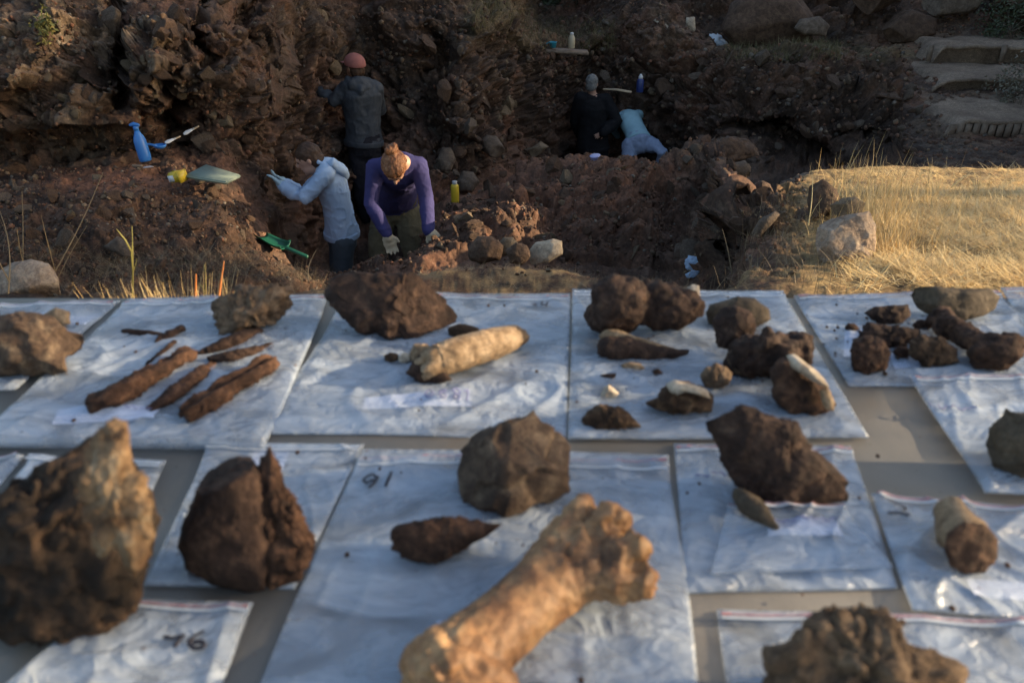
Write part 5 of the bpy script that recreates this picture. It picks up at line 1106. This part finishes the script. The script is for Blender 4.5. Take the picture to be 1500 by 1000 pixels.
mk('blade', *chain([P + Vector((-.015, 0, 0)), P + Vector((.02, 0, .003)), P + Vector((.05, 0, .004))], [(.018, .003), (.022, .003), (.004, .002)], lat=(0, 1, 0), n=12), M['grey_metal'], t)
mk('handle', *chain([P + Vector((-.085, 0, .010)), P + Vector((-.03, 0, .008))], [.010, .009], n=12), M['old_wood'], t)
# yellow bottle
P = W(667, 297, 6.55)
t = thing('drink_bottle', P, 'yellow metal drink bottle with a grey cap, standing on the earth shelf', 'bottle')
mk('bottle', *lathe([(.030, 0), (.034, .004), (.035, .02), (.035, .145), (.030, .160), (.020, .168)], P, 28), M['yellow_plastic'], t)
mk('cap', *lathe([(.021, .166), (.022, .170), (.022, .190), (.017, .194)], P, 24), M['grey_metal'], t)
P = W(697, 303, 6.25)
tag(mk('specimen_card', *box(P + Vector((0, 0, .012)), (.085, .05, .012), Matrix.Rotation(.35, 3, 'X') @ Matrix.Rotation(.08, 3, 'Y'), .003), M['white_plastic']), 'small whitish packet lying in the dirt right of the yellow bottle', 'packet')
# green dustpan
a, b_, c, d_ = W(372, 351, 5.0), W(392, 349, 5.15), W(428, 366, 5.05), W(412, 376, 4.9)
t = thing('dustpan', a.lerp(c, .5), 'dark green dustpan lying at the edge of the pit', 'dustpan')
uu, vv = np.meshgrid(np.linspace(0, 1, 16), np.linspace(0, 1, 10)); q = [np.array(x) for x in (a, b_, c, d_)]
PP = q[0] * ((1 - uu) * (1 - vv))[..., None] + q[1] * (uu * (1 - vv))[..., None] + q[2] * (uu * vv)[..., None] + q[3] * ((1 - uu) * vv)[..., None]
PP[..., 2] += .015 + .03 * (np.abs(uu - .5) * 2) ** 4 + .028 * vv ** 5
tp = PP.reshape(-1, 3); J_ = np.arange(160).reshape(10, 16); FF = np.stack([J_[1:, :-1], J_[1:, 1:], J_[:-1, 1:], J_[:-1, :-1]], -1).reshape(-1, 4)
bd = np.r_[J_[0, :], J_[1:, -1], J_[-1, -2::-1], J_[-2:0:-1, 0]]; bn = np.roll(bd, -1)
mk('pan', np.concatenate([tp, tp - [0, 0, .006]]), np.concatenate([FF, FF[:, ::-1] + 160, np.stack([bd, bn, bn + 160, bd + 160], -1)]), M['green_plastic'], t)
mk('handle', *chain([c.lerp(d_, .5) + Vector((0, 0, .04)), W(436, 376, 4.92) + Vector((0, 0, .03)), W(450, 380, 4.9) + Vector((0, 0, .02))], [(.018, .009), (.015, .009), (.014, .010)], n=14), M['green_plastic'], t)
# upper ledge: board with bottle and blue tub
P = W(812, 72, 11.55)
t = thing('board', P, 'long weathered board on the upper ledge carrying a bottle and a tub', 'board')
mk('board', *box(P + Vector((0, 0, -.02)), (.95, .30, .035), Matrix.Rotation(.06, 3, 'Y'), .006), M['old_wood'], t)
P = W(837, 71, 11.5)
t = thing('drink_bottle', P, 'tall cream bottle standing on the upper board', 'bottle')
mk('bottle', *lathe([(.040, 0), (.046, .01), (.046, .13), (.030, .17), (.022, .18)], P, 20), M['cream_plastic'], t); mk('cap', *lathe([(.024, .178), (.024, .20), (.018, .205)], P, 16), M['white_plastic'], t)
P = W(810, 70, 11.55)
t = thing('tool_tub', P, 'small teal tub on the upper board', 'tub'); mk('tub', *lathe([(.04, 0), (.055, .07), (.058, .075), (.052, .077), (.036, .01)], P, 22), M['teal_plastic'], t); mk('handle', *chain([P + Vector((-.055, 0, .07)), P + Vector((-.09, 0, .05))], [.008, .008], n=8), M['teal_plastic'], t)
P = W(785, 73, 11.45); tag(mk('paper_packet', *box(P, (.13, .10, .02), Matrix.Rotation(.1, 3, 'Y'), .006), M['cream_plastic']), 'flat cream packet at the left end of the upper board', 'packet')
P = W(937, 135, 11.0)
t = thing('drink_bottle', P, 'navy blue bottle with a white cap on the ledge above the diggers', 'bottle')
mk('bottle', *lathe([(.045, 0), (.048, .01), (.048, .15), (.03, .18)], P, 22), M['navy_plastic'], t); mk('cap', *lathe([(.032, .175), (.030, .20), (.016, .225), (.012, .235)], P, 18), M['white_plastic'], t)
A, B = W(884, 131, 11.0), W(924, 135, 10.9)
tag(mk('wooden_batten', *chain([A, A.lerp(B, .5) + Vector((0, 0, .012)), B], [(.020, .012), (.026, .014), (.022, .012)], n=12), M['wood_pale']), 'pale wooden batten lying on the ledge left of the navy bottle', 'batten')
P = W(873, 243, 6.62)
t = thing('plastic_cup', P, 'lilac plastic cup tucked behind the top of the mound', 'cup'); mk('cup', *lathe([(.030, 0), (.034, .003), (.042, .09), (.044, .092), (.040, .094), (.030, .012)], P, 24, (-.15, -.1, 1)), M['lilac_plastic'], t); mk('rim', *lathe([(.044, .088), (.047, .091), (.044, .095)], P, 24, (-.15, -.1, 1)), M['lilac_plastic'], t)
M['bagw'] = mat_simple('white_carrier_bag', (.55, .60, .66), .4, .12, 14, .6, .01)
M['bagb'] = mat_simple('pale_blue_carrier_bag', (.34, .46, .62), .4, .15, 14, .6, .01)
rock('plastic_bag', 'crumpled white plastic bag at the foot of the far boulders', 'plastic bag', 'bagw', [(1034, 62), (1040, 50), (1052, 50), (1068, 66), (1064, 70), (1040, 70)], 11.9, None, sub_=4, seed=51, fac=.25, amp=.14)
rock('plastic_bag', 'pale blue plastic bag crumpled at the foot of the mound', 'plastic bag', 'bagb', [(1002, 386), (1010, 376), (1028, 375), (1047, 378), (1038, 390), (1010, 398)], 4.75, None, sub_=5, seed=52, fac=.25, amp=.14, depth=.6)
rock('plastic_bag', 'smaller pale blue scrap of plastic below the larger one', 'plastic bag', 'bagb', [(1004, 402), (1014, 396), (1026, 397), (1020, 406), (1008, 408)], 4.6, None, sub_=4, seed=53, fac=.25, amp=.14, depth=.5)

# ------------------------------------------------------------------ grass
def blades(base, h, lean, wd, seg=4, curl=.6, lmin=.1):
    n = len(base); a = RNG.uniform(0, 6.283, n) if np.isscalar(lean) else lean[1]; l = RNG.uniform(lmin, 1, n) * (lean if np.isscalar(lean) else lean[0])
    s = np.linspace(0, 1, seg + 1); dirx, diry = np.cos(a), np.sin(a); pa = a + RNG.uniform(-.6, .6, n) + 1.57
    th = l[:, None] * (1 + curl * s[None] * 1.6); ds = h[:, None] / seg
    horiz = np.cumsum(np.sin(th) * ds, 1) - np.sin(th[:, :1]) * ds; vert = np.cumsum(np.cos(th) * ds, 1) - np.cos(th[:, :1]) * ds
    C_ = base[:, None, :] + np.stack([dirx[:, None] * horiz, diry[:, None] * horiz, vert], -1)
    wv = np.stack([np.cos(pa), np.sin(pa), 0 * pa], -1)[:, None, :] * (wd[:, None] * (1 - s[None] ** 1.5 * .85))[..., None] / 2
    V = np.stack([C_ - wv, C_ + wv], 2).reshape(n, -1, 3); k = np.arange(seg) * 2; q = np.stack([k, k + 1, k + 3, k + 2], -1)
    F = (q[None] + (np.arange(n) * (seg + 1) * 2)[:, None, None]).reshape(-1, 4)
    return V.reshape(-1, 3), F
def grassmat(n_, stops):
    m, nt, b = new_mat(n_); gi = N_(nt, 'ShaderNodeNewGeometry'); nt.links.new(ramp(nt, gi.outputs['Random Per Island'], stops), b.inputs['Base Color']); b.inputs['Roughness'].default_value = .6; b.inputs['Specular IOR Level'].default_value = .3; M[n_] = m
grassmat('straw_sunlit', [(0, (.45, .29, .11)), (.3, (.70, .49, .20)), (.85, (.80, .62, .32)), (1, (.26, .15, .07))])  # part of the sunlight on the straw is put into this raised colour
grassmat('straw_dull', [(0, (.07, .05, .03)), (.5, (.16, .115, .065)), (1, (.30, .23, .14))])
grassmat('grass_olive', [(0, (.07, .07, .03)), (.6, (.14, .12, .055)), (1, (.22, .17, .09))])
grassmat('grass_green', [(0, (.10, .11, .03)), (.6, (.20, .18, .055)), (1, (.34, .26, .09))])
grassmat('stem_orange', [(0, (.48, .18, .06)), (1, (.48, .18, .06))])
def pick(mask, n):
    ii = np.argwhere(mask); s = ii[RNG.integers(0, len(ii), n)]; f = RNG.random((n, 1)); P0 = G2[s[:, 0], s[:, 1]]; s2 = s.copy(); s2[:, 1] = np.minimum(s2[:, 1] + 1, NC - 1); s3 = s.copy(); s3[:, 0] = np.minimum(s3[:, 0] + 1, NR - 1)
    return P0 + (G2[s2[:, 0], s2[:, 1]] - P0) * f + (G2[s3[:, 0], s3[:, 1]] - P0) * RNG.random((n, 1))
mp = (KG > 1.7) & (KG < 7.4) & (XS > 1175) & (XS < 1560) & (YS > 250) & (YS < 436)
edge_ok = RNG.random(mp.shape) < np.clip((XS - 1215) / 90, .0, 1); mpp = mp & edge_ok & ((YS > 278) | (RNG.random(mp.shape) < .18))
B1 = pick(mpp & (n2 + n3 > -.25), 30000)
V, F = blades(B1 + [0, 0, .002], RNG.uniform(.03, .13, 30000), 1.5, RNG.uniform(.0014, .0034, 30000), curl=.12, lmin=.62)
tag(mk('dry_grass', V, F, M['straw_sunlit']), 'flattened golden dry grass on the sunlit terrace', kind='stuff')
def tuft_pts(px, py, n, sx, kmin=1.5, kmax=7.6):
    P, _ = surf(px, py, kmin, kmax); o_ = RNG.normal(size=(n, 3)) * [sx, sx * 1.6, 0]; return np.array(P) + o_ - [0, 0, .01]
tl = []
for px, py, n, sx, hh in [(1285, 340, 260, .09, .20), (1300, 320, 240, .12, .22), (1330, 300, 260, .15, .20), (1290, 365, 120, .05, .14), (1350, 285, 200, .2, .17), (1270, 300, 120, .1, .18), (1240, 275, 50, .1, .16), (1400, 280, 60, .2, .12), (1310, 350, 120, .12, .13), (1420, 330, 60, .15, .10), (1470, 300, 60, .15, .10), (1380, 380, 60, .15, .07)]:
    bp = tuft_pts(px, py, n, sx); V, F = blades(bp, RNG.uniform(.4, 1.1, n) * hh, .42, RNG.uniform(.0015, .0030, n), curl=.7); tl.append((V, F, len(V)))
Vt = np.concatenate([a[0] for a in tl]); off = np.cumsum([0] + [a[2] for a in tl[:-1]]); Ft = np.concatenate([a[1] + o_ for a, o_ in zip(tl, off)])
tag(mk('standing_grass', Vt, Ft, M['straw_sunlit']), 'upright golden grass tufts beside the blocky rock', kind='stuff')
bp = tuft_pts(1318, 362, 70, .06); V, F = blades(bp, RNG.uniform(.04, .10, 70), .9, RNG.uniform(.002, .0035, 70)); tag(mk('green_grass', V, F, M['grass_green']), 'few green blades at the foot of the golden tufts', kind='stuff')
# near rim left and centre: tangle of dull straw
m1 = (KG > 1.6) & (KG < 4.6) & (XS > -30) & (XS < 480) & (YS > 330) & (YS < 445)
m1 = m1 & (n2 + n1 > -.15)
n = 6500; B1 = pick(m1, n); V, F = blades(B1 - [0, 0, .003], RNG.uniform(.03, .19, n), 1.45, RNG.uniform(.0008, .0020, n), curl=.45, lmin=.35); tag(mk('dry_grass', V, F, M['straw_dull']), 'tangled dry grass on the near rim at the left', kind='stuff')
m2 = (KG > 1.6) & (KG < 2.9) & (XS > 480) & (XS < 1000) & (YS > 375) & (YS < 440) & (n2 > -.02)
n = 5000; B1 = pick(m2, n); V, F = blades(B1 - [0, 0, .003], RNG.uniform(.02, .09, n), 1.5, RNG.uniform(.0008, .0018, n), curl=.1, lmin=.8); tag(mk('dry_grass', V, F, M['straw_dull']), 'thin scattered straw on the rim in the middle', kind='stuff')
m3 = (KG > 1.8) & (KG < 5.6) & (XS > 1000) & (XS < 1230) & (YS > 300) & (YS < 440)
n = 2200; B1 = pick(m3, n); V, F = blades(B1 - [0, 0, .003], RNG.uniform(.03, .14, n), 1.2, RNG.uniform(.0010, .0022, n), curl=.5); tag(mk('dry_grass', V, F, M['straw_dull']), 'rootlets and dry stalks on the slope left of the terrace', kind='stuff')
m4 = (KG > 10) & (((XS > 690) & (XS < 780) & (YS > -15) & (YS < 45)) | ((XS > 760) & (XS < 900) & (YS > 30) & (YS < 78)) | ((XS > 1060) & (XS < 1230) & (YS > 62) & (YS < 92)))
n = 7000; B1 = pick(m4, n); V, F = blades(B1 - [0, 0, .01], RNG.uniform(.04, .16, n), .9, RNG.uniform(.004, .008, n), curl=.5); tag(mk('ledge_grass', V, F, M['grass_olive']), 'dull grass growing on the upper ledges', kind='stuff')
# single stems one can point at
GS = 'single stems behind the table'
def stem(label, p0, p1, r, mat, bend=.03, leaves=0, head=False):
    A, B = Vector(p0), Vector(p1); L = (B - A).length; pts_ = [A.lerp(B, s) + Vector((bend * math.sin(s * 3.0), 0, bend * .4 * math.sin(s * 3.0))) for s in np.linspace(0, 1, 9)]
    t = thing('grass_stem', A, label, 'grass stem', GS); mk('stalk', *chain(pts_, [r * (1 - .6 * s) for s in np.linspace(0, 1, 9)], n=8), M[mat], t)
    for i in range(leaves):
        q = pts_[1 + i * 2 % 6]; d_ = Vector((random.choice((-1, 1)) * random.uniform(.08, .28), random.uniform(-.2, .2), 1)).normalized(); l_ = L * random.uniform(.35, .6)
        mk('leaf', *chain([q, q + d_ * l_ * .5, q + d_ * l_ + Vector((d_.x * .03, 0, -.01))], [(r * .9, r * .3), (r * 1.0, r * .3), (r * .3, r * .2)], lat=(.3, 1, 0), n=6), M[mat], t)
    return t
stem('long pale dry stem leaning right at the far left', W(68, 420, 3.0), W(150, 253, 3.35), .0030, 'straw_dull', .02, 1)
stem('shorter dry stem crossing behind the long leaning one', W(80, 418, 3.0), W(128, 330, 3.1), .0025, 'straw_dull', -.01)
stem('tall yellow-green stem with upright leaves behind the table', W(194, 438, 1.75), W(193, 332, 1.8), .0028, 'grass_green', .002, 3)
stem('short orange stub of a stem', W(286, 437, 1.6), W(287, 402, 1.6), .0042, 'stem_orange', 0)
stem('taller orange stub of a stem, right of the short one', W(320, 437, 1.6), W(328, 383, 1.62), .0036, 'stem_orange', 0)
stem('small green shoot between the two orange stubs', W(299, 438, 1.6), W(299, 388, 1.62), .0024, 'grass_green', .004, 2)
stem('dry bent stem near the left edge with a ragged top', W(12, 430, 2.7), W(-6, 300, 2.9), .0028, 'straw_dull', .03, 1)
stem('thin upright dry stem at the left edge', W(33, 400, 3.1), W(32, 280, 3.2), .0028, 'straw_dull', .004, 1)
stem('pale curved root hanging at the pit edge left of the hoodie', W(452, 412, 3.4), W(464, 366, 3.5), .003, 'straw_dull', -.02)
stem('pale dry stalk standing on the slope under the terrace edge', W(1072, 400, 3.4), W(1058, 336, 3.5), .0028, 'straw_dull', .004)
stem('dry stalk standing up in front of the long root-like rock', W(1184, 330, 3.4), W(1190, 258, 3.5), .0028, 'straw_sunlit', .006, 1)
stem('loose pale stalk leaning in the sunlit grass', W(1394, 274, 4.3), W(1414, 258, 4.3), .006, 'straw_sunlit', .0)
bp = []
for px in np.linspace(225, 300, 40): q = Z(px, 438, -.01); bp.append((q.x * 1.55, 1.52 + random.uniform(-.04, .04), -.30))
# dry grass clump growing up behind the table edge, its tips catching the sun
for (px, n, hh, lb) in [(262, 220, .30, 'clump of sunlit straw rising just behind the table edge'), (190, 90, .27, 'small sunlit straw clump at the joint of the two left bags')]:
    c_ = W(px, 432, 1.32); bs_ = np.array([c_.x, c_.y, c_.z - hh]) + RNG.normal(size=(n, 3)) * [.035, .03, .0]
    V, F = blades(bs_, RNG.uniform(.9, 1.12, n) * hh, .28, RNG.uniform(.0015, .003, n), curl=.9); tag(mk('straw_clump', V, F, M['straw_sunlit']), lb, 'grass clump')
# shrubs
def leafmat(n_, c): 
    m, nt, b = new_mat(n_); gi = N_(nt, 'ShaderNodeNewGeometry'); nt.links.new(ramp(nt, gi.outputs['Random Per Island'], [(0, tuple(x * .5 for x in c)), (1, tuple(x * 1.4 for x in c))]), b.inputs['Base Color']); b.inputs['Roughness'].default_value = .6; M[n_] = m
leafmat('leaf_dark', (.05, .065, .03)); leafmat('leaf_dusty', (.13, .12, .085))
M['bark'] = mat_simple('bark', (.09, .065, .045), .9, .3, 12, .8, .01)
def leaves(cs, size):
    n = len(cs); a = RNG.normal(size=(n, 3)); a /= np.linalg.norm(a, axis=1, keepdims=True); b_ = np.cross(a, RNG.normal(size=(n, 3))); b_ /= np.linalg.norm(b_, axis=1, keepdims=True)
    s_ = (size * RNG.uniform(.6, 1.3, n))[:, None]; V = np.stack([cs - a * s_, cs + b_ * s_ * .45, cs + a * s_, cs - b_ * s_ * .45], 1).reshape(-1, 3)
    return V, np.arange(n * 4).reshape(n, 4)
def tree(name, label, cat, base, trunk_h, r0, crown, n, leaf, mat, group=None, limbs=7):
    t = thing(name, base, label, cat, group); B = Vector(base); top = B + Vector((random.uniform(-.2, .2), random.uniform(-.2, .2), trunk_h))
    cc = Vector(crown[0]); rr = Vector(crown[1]); prt = [chain([B, B.lerp(top, .5) + Vector((.06, .03, 0)), top], [r0, r0 * .75, r0 * .6], n=12)]; cen = []
    for i in range(limbs):
        a = i * 2.4; tip = cc + Vector((math.cos(a) * rr.x * random.uniform(.3, .8), math.sin(a) * rr.y * random.uniform(.3, .8), random.uniform(-.5, .7) * rr.z))
        prt.append(chain([top - Vector((0, 0, r0)), top.lerp(tip, .5) + Vector((0, 0, .1 * rr.z)), tip], [r0 * .45, r0 * .25, r0 * .08], n=8)); cen.append(tip)
        for _ in range(4): cen.append(tip + Vector([random.gauss(0, 1) * q * .3 for q in rr]))
    mk('trunk', *join(prt), M['bark'], t)
    cen = np.array([c_[:] for c_ in cen]); k = RNG.integers(0, len(cen), n); pts_ = cen[k] + RNG.normal(size=(n, 3)) * np.array(rr) * .20
    V, F = leaves(pts_, leaf); mk('crown', V, F, M[mat], t, smooth=False); return t
tree('shrub', 'dusty twiggy shrub at the right edge beside the steps', 'shrub', W(1492, 205, 9.2), .25, .02, (W(1495, 150, 9.3), (.30, .30, .42)), 1600, .022, 'leaf_dusty', limbs=9)
tree('shrub', 'dark shrub in the top right corner above the steps', 'shrub', W(1480, 70, 11.3), .2, .02, (W(1485, 40, 11.5), (.45, .3, .35)), 1500, .026, 'leaf_dark', limbs=8)
tree('shrub', 'dark low shrub at the top centre behind the grassy ledge', 'shrub', W(800, 35, 15.0), .2, .03, (W(805, 8, 15.3), (.9, .5, .5)), 3000, .035, 'leaf_dark', limbs=9)
tree('weed', 'green weed growing from the top left of the cliff', 'plant', surf(78, 48, 9)[0], .04, .006, (Vector(surf(78, 40, 9)[0]) + Vector((0, -.08, .02)), (.07, .05, .12)), 260, .016, 'grass_green', limbs=5)
tree('tree', 'thin-leaved tree added out of frame to soften the sun on the table', 'tree', (6.6, 1.35, -.8), 1.6, .07, ((6.6, 1.5, 1.85), (.95, 1.25, .95)), 1550, .060, 'leaf_dark', 'added shade trees out of frame to the right', 9)  # unseen tree added so its sparse leaves dim the sun on the finds
# trees added out of frame to shade the banks and the wall
GT = 'added shade trees out of frame to the right'
for (x, y, zc, rx, ry, rz, n, lb) in [(9.8, 4.7, 3.0, 1.9, 2.3, 1.5, 17000, 'broad tree added out of frame to shade the left bank'), (11.0, 8.6, 3.3, 2.2, 1.6, 1.6, 12000, 'middle tree added out of frame to shade the wall'), (13.5, 12.5, 4.6, 2.6, 2.4, 1.8, 9000, 'highest tree added out of frame for shade')]:
    bz = float(shade_hill(np.array([x]), np.array([y]))[0]); tree('tree', lb, 'tree', (x, y, bz - .1), max(zc - rz * .6 - bz, .8), .16, ((x, y, zc), (rx, ry, rz)), n, .075, 'leaf_dark', GT, 10)
